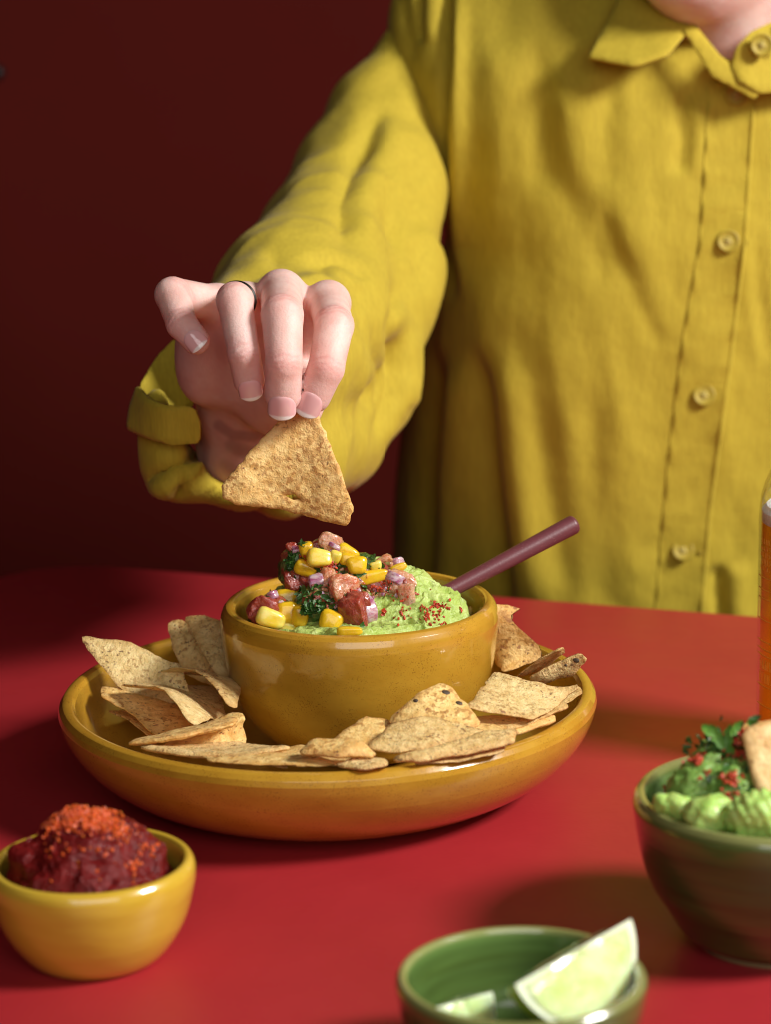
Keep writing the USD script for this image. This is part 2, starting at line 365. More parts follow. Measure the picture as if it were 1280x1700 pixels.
M['crisp_thick'] = mat('crisp_light', attr='tint', c=(0.82, 0.56, 0.26), rough=0.62, c2=(0.62, 0.36, 0.12), nscale=120, speck=[((0.40, 0.18, 0.05), 300, 0.62, 90)], bump=[(420, 0.0008)], **CR)
M['burnt'] = mat('burnt_blister', (0.045, 0.028, 0.016), 0.6, c2=(0.09, 0.055, 0.03), nscale=500)
M['guac'] = mat('guacamole', (0.46, 0.57, 0.155), 0.42, c2=(0.35, 0.49, 0.09), nscale=110, bump=[(330, 0.0012), (900, 0.0004)], subsurface_weight=0.25, subsurface_scale=0.004, subsurface_radius=(0.7, 1, 0.3), specular_ior_level=0.45)
M['guac_dark'] = mat('green_mash', (0.22, 0.36, 0.075), 0.42, c2=(0.13, 0.26, 0.04), nscale=90, bump=[(240, 0.0014)], subsurface_weight=0.15, subsurface_scale=0.003)
M['avocado'] = mat('avocado_flesh', (0.46, 0.64, 0.17), 0.4, c2=(0.31, 0.54, 0.09), nscale=110, bump=[(260, 0.001)], subsurface_weight=0.2, subsurface_scale=0.003)
M['corn'] = mat('sweetcorn', (0.86, 0.50, 0.018), 0.26, c2=(0.80, 0.40, 0.008), nscale=120, bump=[(300, 0.0002)], subsurface_weight=0.35, subsurface_scale=0.003, subsurface_radius=(1, .6, .1), coat_weight=0.3)
M['corn_pale'] = mat('sweetcorn_cut', (0.88, 0.64, 0.15), 0.3, c2=(0.86, 0.52, 0.03), nscale=160, subsurface_weight=0.35, subsurface_scale=0.003, coat_weight=0.3)
M['tomato'] = mat('tomato_flesh', (0.56, 0.14, 0.06), 0.27, c2=(0.66, 0.31, 0.17), nscale=260, bump=[(420, 0.0009), (1100, .0003)], subsurface_weight=0.45, subsurface_scale=0.003, coat_weight=0.6, coat_roughness=0.12)
M['tomato_skin'] = mat('tomato_skin', (0.25, 0.022, 0.016), 0.3, c2=(0.36, 0.075, 0.04), nscale=260, bump=[(420, 0.0008), (1100, .0003)], subsurface_weight=0.3, subsurface_scale=0.003, coat_weight=0.6, coat_roughness=0.12)
M['tomato_pale'] = mat('tomato_pale', (0.62, 0.33, 0.20), 0.3, c2=(0.54, 0.19, 0.11), nscale=240, bump=[(420, 0.0009), (1100, .0003)], subsurface_weight=0.45, subsurface_scale=0.003, coat_weight=0.6, coat_roughness=0.12)
M['onion'] = mat('red_onion', (0.66, 0.40, 0.42), 0.25, c2=(0.34, 0.08, 0.16), nscale=210, stretch=(1, 1, 2.4), lo=0.4, hi=0.6, subsurface_weight=0.4, subsurface_scale=0.003, coat_weight=0.3)
M['herb'] = mat('chopped_herb', (0.045, 0.12, 0.018), 0.4, c2=(0.022, 0.065, 0.010), nscale=300, bump=[(500, 0.0006)])
M['herb_bright'] = mat('fresh_herb', (0.13, 0.30, 0.04), 0.4, c2=(0.06, 0.17, 0.02), nscale=260)
M['flake'] = mat('chilli_flake', (0.52, 0.055, 0.012), 0.5, c2=(0.36, 0.03, 0.010), nscale=600)
M['flake_orange'] = mat('orange_flake', (0.80, 0.10, 0.012), 0.45, c2=(0.58, 0.05, 0.010), nscale=500, subsurface_weight=0.3, subsurface_scale=0.002)
M['paste'] = mat('red_paste', (0.16, 0.009, 0.008), 0.27, c2=(0.095, 0.006, 0.006), nscale=160, specular_ior_level=0.2, bump=[(200, 0.0012), (900, 0.0007)], coat_weight=0.0, coat_roughness=0.15)
M['handle'] = mat('plum_lacquer', (0.135, 0.036, 0.042), 0.42, c2=(0.115, 0.030, 0.036), nscale=60, bump=[(900, 0.00008)], speck=((0.26, 0.11, 0.11), 1400, 0.64, 60))
M['rind'] = mat('lime_rind', (0.40, 0.52, 0.03), 0.3, c2=(0.50, 0.60, 0.06), nscale=90, bump=[(700, 0.0004)], coat_weight=0.3)
M['pith'] = mat('lime_pith', (0.78, 0.80, 0.55), 0.5, subsurface_weight=0.2, subsurface_scale=0.002)
M['pulp'] = mat('lime_pulp', (0.62, 0.68, 0.24), 0.16, c2=(0.76, 0.78, 0.42), nscale=120, bump=[(170, 0.0009)], subsurface_weight=0.45, subsurface_scale=0.004, coat_weight=0.7, coat_roughness=0.08)
M['foam'] = mat('beer_foam', (0.80, 0.76, 0.74), 0.6, c2=(0.70, 0.64, 0.62), nscale=400, bump=[(700, 0.001)], subsurface_weight=0.3, subsurface_scale=0.003)
def see_through(name, tint, ior, body=None, amount=0.0):
    n = {'t': ('transparent_bsdf', {'color': tint}), 'g': ('glossy_bsdf', {'color': (1, 1, 1), 'roughness': 0.03}), 'f': ('layer_weight', {'blend': 0.5}), 'w': ('math', {'math_type': 'power', 'value2': 4.0}), 'x': ('math', {'math_type': 'multiply_add', 'value2': ior, 'value3': 0.03}), 'm': ('mix_closure', {})}
    l = [('f.facing', 'w.value1'), ('w.value', 'x.value1'), ('x.value', 'm.fac'), ('t.BSDF', 'm.closure1'), ('g.BSDF', 'm.closure2')]
    if body:
        n['d'] = ('diffuse_bsdf', {'color': body}); n['k'] = ('mix_closure', {'fac': amount})
        l[3:4] = [('t.BSDF', 'k.closure1'), ('d.BSDF', 'k.closure2'), ('k.closure', 'm.closure1')]
    return usdkit.material(stage, '/World/Looks/' + name, n, l, surface='m.closure')
M['glass'] = see_through('clear_glass', (0.97, 0.975, 0.965), 0.55)
M['beer'] = see_through('amber_beer', (0.93, 0.62, 0.14), 0.1, (0.92, 0.46, 0.03), 0.42)
M['gilt'] = mat('gilt_print', (0.72, 0.33, 0.03), 0.4)
M['black'] = mat('black_plastic', (0.01, 0.01, 0.01), 0.4)
M['floor'] = mat('floor_paint', (0.10, 0.02, 0.02), 0.8, c2=(0.08, 0.018, 0.018), nscale=4)

# ------------------------------------------------------------------ the setting: wall and floor; the table
def box(lo, hi):
    b = trimesh.creation.box(np.subtract(hi, lo)); b.apply_translation((np.asarray(lo, float) + hi) / 2); return b
WALL_Y = 1.25
obj('wall', box((-2.2, WALL_Y, -0.75), (2.2, WALL_Y + 0.1, 1.9)), M['wall'], smooth=False, kind='structure', label='plain dark burgundy wall behind the person')
obj('floor', box((-2.2, -1.6, -0.85), (2.2, WALL_Y - 0.003, -0.75)), M['floor'], smooth=False, kind='structure', label='dark floor under the table')
fx = py(-4, 121, WALL_Y - .004)
knob = lathe([(0, -.004), (.006, -.004), (.0068, 0), (.006, .006), (.0035, .009), (0, .0095)], 32); knob.apply_transform(trimesh.transformations.rotation_matrix(math.pi / 2, [1, 0, 0])); knob.apply_translation(fx)
obj('wall_hook', knob, M['black'], label='small black fitting on the burgundy wall at the left edge', cat='wall hook')
tl, tr = pz(130, 934, 0)[:2], pz(1250, 1020, 0)[:2]
e = nrm(tr - tl); back = np.array([e[1], -e[0]])              # along the back edge, and towards the camera
cor = tl - e * 0.035
poly = Polygon([cor, cor + e * 1.5, cor + e * 1.5 + back * 1.1, cor + back * 1.1]).buffer(-0.06).buffer(0.06, quad_segs=16)
tb, off = thing('table', 'red painted table top carrying all the bowls', 'table', (*np.array(poly.centroid.coords[0]), -0.735))
top = trimesh.creation.extrude_polygon(poly.buffer(-0.002), 0.03, engine='earcut'); top.apply_translation((0, 0, -0.03))
lip = trimesh.creation.extrude_polygon(poly, 0.026, engine='earcut'); lip.apply_translation((0, 0, -0.028))
def edged_slab(poly, z0, z1, r=0.004):
    rings = []; base = np.array([poly.exterior.interpolate(i / 240, normalized=True).coords[0] for i in range(240)])
    cen = base.mean(0)
    prof = [(r, z0), (0.3 * r, z0 + 0.3 * r), (0, z0 + r), (0, z1 - r), (0.3 * r, z1 - 0.3 * r), (r, z1)]
    t = np.roll(base, -1, 0) - np.roll(base, 1, 0); nn = np.c_[t[:, 1], -t[:, 0]]; nn /= np.linalg.norm(nn, axis=1, keepdims=True)
    if ((base - cen) * nn).sum() < 0: nn = -nn
    v = np.vstack([np.c_[base - nn * a, np.full(240, z)] for a, z in prof]); n = 240
    i, j = np.meshgrid(np.arange(len(prof) - 1), np.arange(n), indexing='ij')
    q = np.stack([i * n + j, i * n + (j + 1) % n, (i + 1) * n + (j + 1) % n, (i + 1) * n + j], -1).reshape(-1, 4)
    m = asmesh((v, q)); V = np.vstack([m.vertices, [*cen, z0], [*cen, z1]]); k = len(v); jj = np.arange(n); e0 = (len(prof) - 1) * n
    F = np.vstack([m.faces, np.c_[(jj + 1) % n, jj, np.full(n, k)], np.c_[e0 + jj, e0 + (jj + 1) % n, np.full(n, k + 1)]])
    m = trimesh.Trimesh(V, F, process=False); m.fix_normals(); return m
obj('table_top', edged_slab(poly, -0.03, 0.0), M['table'], tb, smooth=30, off=off)
inn = np.array(Polygon([cor, cor + e * 1.5, cor + e * 1.5 + back * 1.1, cor + back * 1.1]).buffer(-0.09, join_style=2).exterior.coords)[:4]
for c in inn: obj('leg', box((c[0] - .025, c[1] - .025, -0.749), (c[0] + .025, c[1] + .025, -0.0301)), M['table'], tb, smooth=False, off=off)

# ------------------------------------------------------------------ crockery
def bowl(profile_out, profile_in, n=128, wob=0.004, seed=0):
    pr = np.vstack([smooth_profile(profile_out, 60), smooth_profile(profile_in, 60)])
    return lathe(pr, n, wob, seed)
def at(m, x, y, z=0.0): m = m.copy(); m.apply_translation((x, y, z)); return m

# big plate
PR = 0.1198
plate_out = [(0, .0035), (.070, .0035), (.0705, .0), (.0765, .0), (.0785, .0015), (.089, .0045), (.0995, .0100), (.109, .0180), (.1155, .0265), (.1190, .0345), (PR, .0385), (PR - .0006, .0410), (PR - .0022, .0430), (PR - .0042, .0439)]
plate_in = [(PR - .0042, .0439), (PR - .0062, .0432), (PR - .0076, .0414), (PR - .009, .0365), (.106, .0255), (.094, .0140), (.080, .0085), (.060, .0068), (0, .0068)]
plate_m = bowl(plate_out, plate_in, 160, 0.003, 1)
PX, PY = pz(544, 1144, 0.043)[:2]
plate_m = at(plate_m, PX, PY)
obj('serving_plate', plate_m, M['mustard'], label='wide shallow mustard glazed plate holding tortilla chips and a bowl', cat='plate')

# mustard bowl standing on the plate
BC = py(596, 998, 0.024); BX, BY, BZ = BC
BRIM = BZ; Z0 = 0.0072
k = (BRIM - Z0) / 0.068
bo = [(0, .003), (.026, .003), (.0265, 0), (.030, 0), (.0325, .0018), (.043, .0085), (.0525, .0185), (.0585, .031), (.0617, .045), (.0630, .057), (.0632, .0605), (.0628, .0636), (.0618, .0662), (.0603, .0679), (.0587, .0685)]
bi = [(.0587, .0685), (.0573, .0680), (.0562, .0665), (.0556, .063), (.0550, .055), (.0530, .036), (.047, .020), (.034, .011), (.018, .0085), (0, .0085)]
bo = [(r, z * k) for r, z in bo]; bi = [(r, z * k) for r, z in bi]
obj('dip_bowl', at(bowl(bo, bi, 160, 0.0035, 2), BX, BY, Z0), M['mustard'], label='round mustard glazed bowl of guacamole standing on the plate', cat='bowl')

# small yellow bowl of red paste, front left: rim height found from where the rim and the foot appear
def stand(u, v, vfoot, ratio, R_px):
    """rim centre pixel, foot-front pixel row, foot radius / rim radius, rim radius px -> (x, y, h, R)"""
    lo, hi = 0.01, 0.15
    for _ in range(40):
        h = (lo + hi) / 2; c = pz(u, v, h); R = R_px * mpp(c)
        f = proj(np.array([c[0], c[1] - ratio * R, 0.0]))[1]
        if f > vfoot: hi = h
        else: lo = h
    return c[0], c[1], h, R
SX, SY, SH, SR = stand(151, 1424, 1630, 0.62, 173)
so = [(0, .06), (.50, .06), (.51, 0), (.58, 0), (.63, .03), (.78, .20), (.90, .42), (.97, .66), (1.0, .84), (1.0, .89), (.985, .945), (.955, .985), (.92, 1.0)]
si = [(.92, 1.0), (.89, .985), (.875, .95), (.862, .82), (.82, .55), (.70, .30), (.50, .17), (.25, .13), (0, .13)]
obj('sauce_bowl', at(bowl([(r * SR, z * SH) for r, z in so], [(r * SR, z * SH) for r, z in si], 128, 0.004, 3), SX, SY), M['yellow'], label='small yellow glazed bowl of dark red paste at front left', cat='bowl')

def green_bowl(R, Hh, seed, foot):
    o = [(0, .05), (foot - .10, .05), (foot - .09, 0), (foot, 0), (foot + .01, .035), (foot + .09, .07), (.76, .22), (.90, .45), (.97, .70), (.995, .87), (1.0, .92), (.988, .965), (.965, .992), (.94, 1.0)]
    i = [(.94, 1.0), (.918, .988), (.902, .955), (.885, .80), (.83, .52), (.70, .28), (.5, .15), (.25, .11), (0, .11)]
    po, pi = smooth_profile(o, 60), smooth_profile(i, 60)
    m = lathe(np.vstack([po, pi]) * [R, Hh], 128, 0.004, seed)
    v = np.array(m.vertices); r = np.hypot(v[:, 0], v[:, 1]) / R; z = v[:, 2] / Hh
    from numpy import interp
    rin = np.interp(z, [p[1] for p in i[::-1]], [p[0] for p in i[::-1]]); rout = np.interp(z, [p[1] for p in o[2:]], [p[0] for p in o[2:]])
    inside = (np.abs(r - rin) < np.abs(r - rout)) & (z > .1)
    ang = np.arctan2(v[:, 1], v[:, 0])
    band = noise3(np.c_[np.cos(ang) * .5, np.sin(ang) * .5, z * 5], 2.0, seed, 3)
    outc = np.array([.058, .078, .018]) + np.clip(z, 0, 1)[:, None] * np.array([-.014, .022, .004]) + band[:, None] * np.array([.034, .02, .004])
    outc = np.where((z > .82)[:, None], outc * .6 + .4 * np.array([.13, .17, .035]), outc)
    rim = np.exp(-((z - .985) / .03) ** 2)[:, None]
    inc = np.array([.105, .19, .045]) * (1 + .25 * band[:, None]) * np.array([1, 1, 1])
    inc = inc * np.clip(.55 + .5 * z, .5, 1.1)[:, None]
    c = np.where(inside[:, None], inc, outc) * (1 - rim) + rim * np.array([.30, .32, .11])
    c[(z < .03)] = (.30, .25, .12)
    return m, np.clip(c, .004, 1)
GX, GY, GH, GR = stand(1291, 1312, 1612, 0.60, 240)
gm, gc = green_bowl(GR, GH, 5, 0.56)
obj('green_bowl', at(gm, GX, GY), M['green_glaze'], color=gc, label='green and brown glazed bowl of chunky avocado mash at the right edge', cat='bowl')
LX, LY, LH, LR = stand(866, 1613, 1850, 0.60, 210)
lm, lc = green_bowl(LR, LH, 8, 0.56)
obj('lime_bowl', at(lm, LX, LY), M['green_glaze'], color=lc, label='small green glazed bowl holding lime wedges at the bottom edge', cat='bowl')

# ------------------------------------------------------------------ beer bottle at the right edge
bb = pz(1372, 1250, 0.0); bx, by_ = bb[0], bb[1]
BR = (1372 - 1254) * mpp(np.array([bx, by_, 0.06]))
sh = py(1300, 868, by_)[2]                                        # height at which the shoulder begins
fo = py(1262, 852, by_)[2]                                        # beer level
bt, boff = thing('beer_bottle', 'clear glass bottle of amber beer with foam at the right edge', 'bottle', (bx, by_, 0))
g_out = [(0, .004), (BR - .006, .003), (BR - .003, .0), (BR, .004), (BR, sh), (BR * .97, sh + .012), (BR * .84, sh + .024), (BR * .62, sh + .038), (BR * .48, sh + .055), (BR * .44, sh + .085), (BR * .46, sh + .088), (BR * .46, sh + .096), (BR * .42, sh + .098)]
g_in = [(BR * .42, sh + .098), (BR * .36, sh + .096), (BR * .36, sh + .055), (BR * .54, sh + .037), (BR * .77, sh + .022), (BR - .0013, sh + .010), (BR - .0013, sh), (BR - .0013, .008), (BR - .007, .006), (0, .007)]
obj('glass_body', at(lathe(np.vstack([smooth_profile(g_out, 50), smooth_profile(g_in, 40)]), 96), bx, by_), M['glass'], bt, off=boff)
rl = BR - .0014
obj('beer', at(lathe([(0, .0075), (rl - .003, .0075), (rl, .010), (rl, fo - .004), (0, fo - .004)], 96), bx, by_), M['beer'], bt, smooth=40, off=boff)
obj('foam', at(lathe([(0, fo - .0039), (rl, fo - .0039), (rl, fo + .001), (rl * .93, fo + .0035), (rl * .5, fo + .0045), (0, fo + .004)], 96), bx, by_), M['foam'], bt, smooth=40, off=boff)
def on_glass(a, z, d=.0003): return np.array([bx + (BR + d) * math.cos(a), by_ + (BR + d) * math.sin(a), z])
A0 = math.radians(180); rows = []
for vv in (950, 970, 985, 1020, 1055, 1068, 1078, 1128, 1160):   # thin printed rules running round the glass
    z = py(1260, vv, by_)[2]
    rows.append(tube([on_glass(A0 + math.radians(t), z) for t in np.linspace(5, 78, 40)], .00022, 5))
for r_ in rows: obj('printed_rule', r_, M['gilt'], bt, off=boff)
rng = np.random.default_rng(4); gl = []
for v0, v1, nrow in ((885, 940, 5), (1082, 1125, 2)):             # rows of small letter strokes, too small to read
    for r_ in range(nrow):
        zc = py(1262, v0 + (v1 - v0) * (r_ + .5) / nrow, by_)[2]; hh = abs(v1 - v0) / nrow * mpp(bb) * .36
        a = 10
        while a < 75:
            k_ = rng.integers(0, 4); wv = rng.uniform(2.0, 3.2)
            if k_ == 0: pts = [(0, -1), (0, 1), (1, 1)]
            elif k_ == 1: pts = [(0, 1), (0, -1), (1, -1), (1, 1)]
            elif k_ == 2: pts = [(1, 1), (0, .6), (1, -.4), (0, -1)]
            else: pts = [(0, -1), (.5, 1), (1, -1)]
            gl.append(tube([on_glass(A0 + math.radians(a + wv * p[0]), zc + hh * p[1]) for p in pts], .00017, 5)); a += wv + rng.uniform(1.6, 2.6)
obj('printed_lettering', join(gl), M['gilt'], bt, off=boff, kind='stuff')

def superq(dims, pw=3.0, sub=3, nz=.08, seed=0, ns=1.6):
    m = trimesh.creation.icosphere(subdivisions=sub); v = np.array(m.vertices)
    r = (np.abs(v) ** pw).sum(1) ** (-1 / pw); v = v * r[:, None]
    v = v * (1 + nz * noise3(v, ns, seed, 3))[:, None]
    return trimesh.Trimesh(v * (np.asarray(dims) / 2), m.faces, process=False)
# ------------------------------------------------------------------ tortilla chips on the plate
CG = 'tortilla chips on the mustard plate'
def crisp(label, verts, material='crisp_pale', seed=0, thick=.0014, bend=0.0, burnt=(), **kw):
    """verts: (pixel u, pixel v, height z) corners of one chip"""
    P = [pz(*v) for v in verts]
    m = patch(P, thick=thick, seed=seed, bend=bend, **kw)
    o = obj('tortilla_chip', m, M[material], label=label, cat='tortilla chip', group=CG)
    b_ = m.bounds; off = np.array([b_[:, 0].mean(), b_[:, 1].mean(), b_[0, 2]])
    for u, v, r in burnt:                                    # scorched blisters: little dark scabs on the chip's surface
        loc, _, tri = m.ray.intersects_location([CAM], [ray(u, v)])
        if len(loc):
            k = np.argmin(np.linalg.norm(loc - CAM, axis=1)); nn = m.face_normals[tri[k]]; nn = nn if nn @ (CAM - loc[k]) > 0 else -nn
            s = superq((r * 2, r * 1.5, .0009), 2.2, 2, .25, int(u)); ex = nrm(np.cross(nn, [.3, .1, 1]))
            s.vertices = np.array(s.vertices) @ np.stack([ex, np.cross(nn, ex), nn], 1).T + loc[k] + nn * .0001
            obj('burnt_spot', s, M['burnt'], o, off=off)
    return o
# left heap
crisp('left tall chip standing behind, half hidden by a second chip beside the bowl', [(281, 1034, .056), (300, 1026, .057), (340, 1060, .052), (380, 1150, .034), (302, 1118, .036)], 'crisp_tan', 11)
crisp('speckled chip leaning against the left side of the mustard bowl', [(303, 1024, .061), (340, 1022, .062), (372, 1034, .060), (384, 1150, .034), (352, 1110, .044)], 'crisp_tan', 12)
crisp('large chip whose sharp tip juts over the left rim of the plate', [(129, 1056, .060), (215, 1066, .057), (301, 1105, .049), (320, 1165, .036), (225, 1165, .034), (180, 1120, .046)], 'crisp_pale', 13, rnd=.0015)
crisp('arched chip with a lit upper edge, next to the bowl on the left', [(262, 1113, .047), (305, 1108, .052), (350, 1134, .051), (389, 1190, .042), (392, 1130, .034)], 'crisp_tan', 14)
crisp('wavy chip lying over the round-tipped chip in the left heap', [(199, 1137, .045), (262, 1142, .049), (291, 1166, .048), (318, 1209, .041), (374, 1190, .034), (360, 1140, .034)], 'crisp_pale', 15)
crisp('chip with a blunt rounded tip pointing left in the left heap', [(166, 1139, .041), (170, 1158, .040), (212, 1180, .036), (258, 1223, .031), (322, 1206, .031), (290, 1150, .034)], 'crisp_gold', 16)
crisp('thin dark-edged chip lowest in the left heap, under the blunt-tipped chip', [(178, 1181, .030), (215, 1196, .029), (254, 1230, .026), (290, 1215, .020), (240, 1178, .020)], 'crisp_pale', 17)
crisp('triangular chip lying flat at the foot of the bowl on the left front', [(384, 1182, .046), (404, 1187, .046), (407, 1239, .0375), (330, 1244, .0375), (262, 1238, .0385)], 'crisp_gold', 18)
crisp('chip seen edge-on sloping up to the right across the left front', [(209, 1236, .043), (300, 1224, .047), (393, 1200, .050), (390, 1192, .046), (300, 1212, .043), (225, 1230, .040)], 'crisp_gold', 19, thick=.0024)
crisp('long chip seen edge-on behind the front rim, left of centre', [(222, 1240, .043), (300, 1253, .043), (400, 1255, .043), (493, 1241, .044), (380, 1232, .037)], 'crisp_pale', 20, thick=.0024)
crisp('low chip just showing above the front rim left of centre', [(296, 1256, .041), (390, 1262, .043), (484, 1277, .042), (450, 1248, .036), (340, 1240, .034)], 'crisp_tan', 21)
# front heap
crisp('broad flat chip at the front centre of the plate', [(400, 1262, .041), (500, 1272, .044), (642, 1268, .044), (600, 1240, .040), (490, 1238, .038)], 'crisp_gold', 22)
crisp('curled rounded chip at the front centre resting on the broad flat one', [(494, 1250, .0485), (560, 1258, .0485), (626, 1257, .048), (606, 1236, .0515), (572, 1226, .0525), (520, 1227, .0515)], 'crisp_gold', 23, thick=.0024)
crisp('small chip leaning on the bowl, left of the dark-spotted chip', [(550, 1228, .048), (592, 1242, .047), (642, 1230, .048), (652, 1198, .051), (608, 1189, .053)], 'crisp_gold', 24)
crisp('upright chip with dark burnt spots at its rounded tip', [(640, 1198, .053), (720, 1230, .049), (802, 1204, .052), (764, 1156, .060), (742, 1133, .064), (713, 1140, .064)], 'crisp_gold', 25, burnt=[(741, 1149, .0017), (763, 1167, .0014), (691, 1163, .0011)])
crisp('arched chip in front of the dark-spotted chip', [(602, 1242, .050), (660, 1248, .049), (720, 1240, .0495), (814, 1218, .050), (775, 1203, .052), (705, 1190, .056), (650, 1204, .054)], 'crisp_tan', 26, thick=.0024)
crisp('thick low chip with a rounded end lying on the front rim right of centre', [(636, 1262, .0465), (700, 1264, .0465), (770, 1252, .047), (856, 1232, .049), (860, 1212, .0505), (810, 1214, .0505), (720, 1238, .049)], 'crisp_tan', 27, thick=.0034)
crisp('short stub of a chip at the front rim, centre', [(552, 1270, .0455), (600, 1277, .0455), (644, 1270, .046), (640, 1260, .0455), (590, 1258, .046)], 'crisp_pale', 28, thick=.0026)
crisp('large dotted chip at right whose corner curls up over the plate rim', [(774, 1176, .056), (822, 1113, .061), (856, 1124, .059), (910, 1139, .056), (994, 1113, .0625), (945, 1152, .053), (884, 1194, .0505)], 'crisp_pale', 29, rnd=.0012)
crisp('chip directly under the large dotted one at right', [(772, 1212, .0485), (850, 1210, .047), (944, 1174, .050), (936, 1164, .047), (880, 1182, .046), (780, 1192, .047)], 'crisp_tan', 30, thick=.0024)
crisp('knobbly chip under the stack at right with a blunt end', [(800, 1226, .046), (862, 1216, .0455), (924, 1196, .047), (918, 1182, .046), (860, 1194, .045), (804, 1212, .044)], 'crisp_gold', 31, thick=.003)
crisp('flat chip wedged between the arched chip and the large dotted one', [(752, 1216, .0495), (800, 1230, .049), (846, 1222, .049), (842, 1206, .0485), (790, 1200, .050)], 'crisp_gold', 41)
crisp('lowest chip on the front rim, peeping out under the thick low one', [(672, 1270, .0445), (760, 1264, .0445), (842, 1246, .0455), (838, 1234, .044), (740, 1252, .0435)], 'crisp_pale', 42)
crisp('chip lying deep in the plate right of the large dotted chip', [(886, 1180, .041), (960, 1140, .047), (970, 1150, .046), (930, 1176, .042)], 'crisp_tan', 43)
crisp('flat chip at the front rim between the left heap and the centre', [(330, 1262, .0425), (420, 1270, .0435), (560, 1272, .0445), (540, 1254, .043), (410, 1248, .042)], 'crisp_gold', 44)
crisp('narrow chip seen edge-on standing at the right end of the plate', [(856, 1124, .045), (900, 1093, .055), (937, 1073, .061), (938, 1080, .056), (925, 1092, .046), (885, 1118, .040)], 'crisp_tan', 32)
crisp('chip with a grey burnt tip leaning on the right wall of the plate', [(868, 1128, .045), (915, 1104, .052), (966, 1085, .0575), (978, 1095, .0555), (950, 1120, .047), (908, 1134, .043)], 'crisp_pale', 33, thick=.003, burnt=[(957, 1096, .0014), (940, 1104, .0007)])
crisp('chip standing farthest back behind the right side of the bowl', [(812, 1006, .066), (850, 1004, .066), (852, 1030, .060), (838, 1090, .040), (815, 1080, .040)], 'crisp_tan', 34)
crisp('upright notched chip behind the right side of the bowl', [(826, 1040, .058), (852, 1026, .062), (886, 1006, .066), (868, 1060, .052), (838, 1117, .038), (822, 1100, .038)], 'crisp_gold', 35)
# chip held in the hand
HY = 0.006
slit = [py(473, 823, HY), py(488, 820, HY), py(499, 829, HY), py(486, 830, HY)]
hv = [(470, 690), (486, 679), (524, 682), (531, 695), (560, 768), (588, 850), (574, 873), (530, 864), (470, 846), (392, 838), (368, 826), (368, 806), (420, 745)]
hp = [py(u, v, HY + .0015 * math.sin(u * .03) + .002 * math.cos(v * .02)) for u, v in hv]
obj('tortilla_chip', patch(hp, thick=.0021, step=.0010, seed=91, rnd=.0012, rough=.0006, bump=.0008, bumpscale=150, holes=[slit]), M['crisp_gold'], label='golden triangular tortilla chip held between finger tips above the bowl', cat='tortilla chip')

# ------------------------------------------------------------------ guacamole, salsa and spoon in the mustard bowl
def mound(cx, cy, R, zbot, hfun, amp, scale, seed, nr=90, na=220, amp2=None):
    rr = (np.arange(nr) + .5) / nr * R; a = np.arange(na) * 2 * np.pi / na
    X = rr[:, None] * np.cos(a)[None]; Y = rr[:, None] * np.sin(a)[None]
    Z = hfun(X, Y)
    p = np.stack([X + cx, Y + cy, Z], -1)
    fade = np.clip((R - rr) / (R * .05), 0, 1)[:, None]
    d = amp * noise3(p, scale, seed, 4) + (amp2 or amp * .5) * (1 - np.abs(noise3(p, scale * 2.2, seed + 3, 3)) * 2.2)
    e1 = noise3(p, scale * 1.3, seed + 11, 2) * amp * .8; e2 = noise3(p, scale * 1.3, seed + 12, 2) * amp * .8
    v = np.stack([X + cx + e1 * fade, Y + cy + e2 * fade, Z + d * (0.25 + 0.75 * fade)], -1).reshape(-1, 3)
    i, j = np.meshgrid(np.arange(nr - 1), np.arange(na), indexing='ij')
    q = np.stack([i * na + j, (i + 1) * na + j, (i + 1) * na + (j + 1) % na, i * na + (j + 1) % na], -1).reshape(-1, 4)
    m = asmesh((v, q)); k = len(v); jj = np.arange(na); e0 = (nr - 1) * na
    V = np.vstack([v, v[:na].mean(0)[None], [[cx, cy, zbot]]])
    F = np.vstack([m.faces, np.c_[jj, (jj + 1) % na, np.full(na, k)], np.c_[e0 + (jj + 1) % na, e0 + jj, np.full(na, k + 1)]])
    return trimesh.Trimesh(V, F, process=False)
g2 = lambda x, y, a, b, s, t=None: np.exp(-((x - a) / s) ** 2 / 2 - ((y - b) / (t or s)) ** 2 / 2)
def hg(x, y):
    r = np.hypot(x, y)
    h = -.006 + .020 * g2(x, y, -.014, .004, .017) + .011 * g2(x, y, .020, -.006, .014) + .008 * g2(x, y, .036, -.010, .012) + .010 * g2(x, y, .014, .014, .012)
    h = h + .004 * g2(x, y, .0, -.045, .012, .008)
    return BZ + h - .016 * np.clip((r - .044) / .011, 0, 1) ** 1.5 * (1 - .8 * np.clip(-y / .05, 0, 1))
guac_m = mound(BX, BY, .0535, BZ - .035, hg, .0042, 95, 21, 120, 280, .0024)
obj('guacamole', guac_m, M['guac'], label='bright green mashed guacamole heaped in the mustard bowl', cat='guacamole')

def salsa_core():
    F = Field(np.arange(BX - .05, BX + .04, .0011), np.arange(BY - .05, BY + .045, .0011), np.arange(BZ - .02, BZ + .05, .0011))
    for u, v, y, r in [(545, 935, 0, 15), (500, 945, .002, 13), (590, 950, -.002, 14), (640, 962, 0, 12), (560, 985, -.016, 14), (525, 1000, -.022, 12), (585, 1005, -.024, 10), (455, 1012, -.020, 10), (440, 1020, -.014, 9), (650, 980, -.006, 10), (540, 915, .004, 9), (490, 930, .006, 9)]:
        F.ball(py(u, v + 4, BY + y), r * .00072 + .0008, .004)
    m = F.mesh(); v = np.array(m.vertices); n = vnormals(m)
    m.vertices = v + n * (.0016 * noise3(v, 260, 5, 3))[:, None]
    t = noise3(v, 150, 33, 2)
    c = np.where(t[:, None] > .12, np.array([.42, .09, .05]), np.where(t[:, None] > -.10, np.array([.20, .22, .06]), np.array([.06, .13, .025])))
    return m, c
sm, sc = salsa_core()
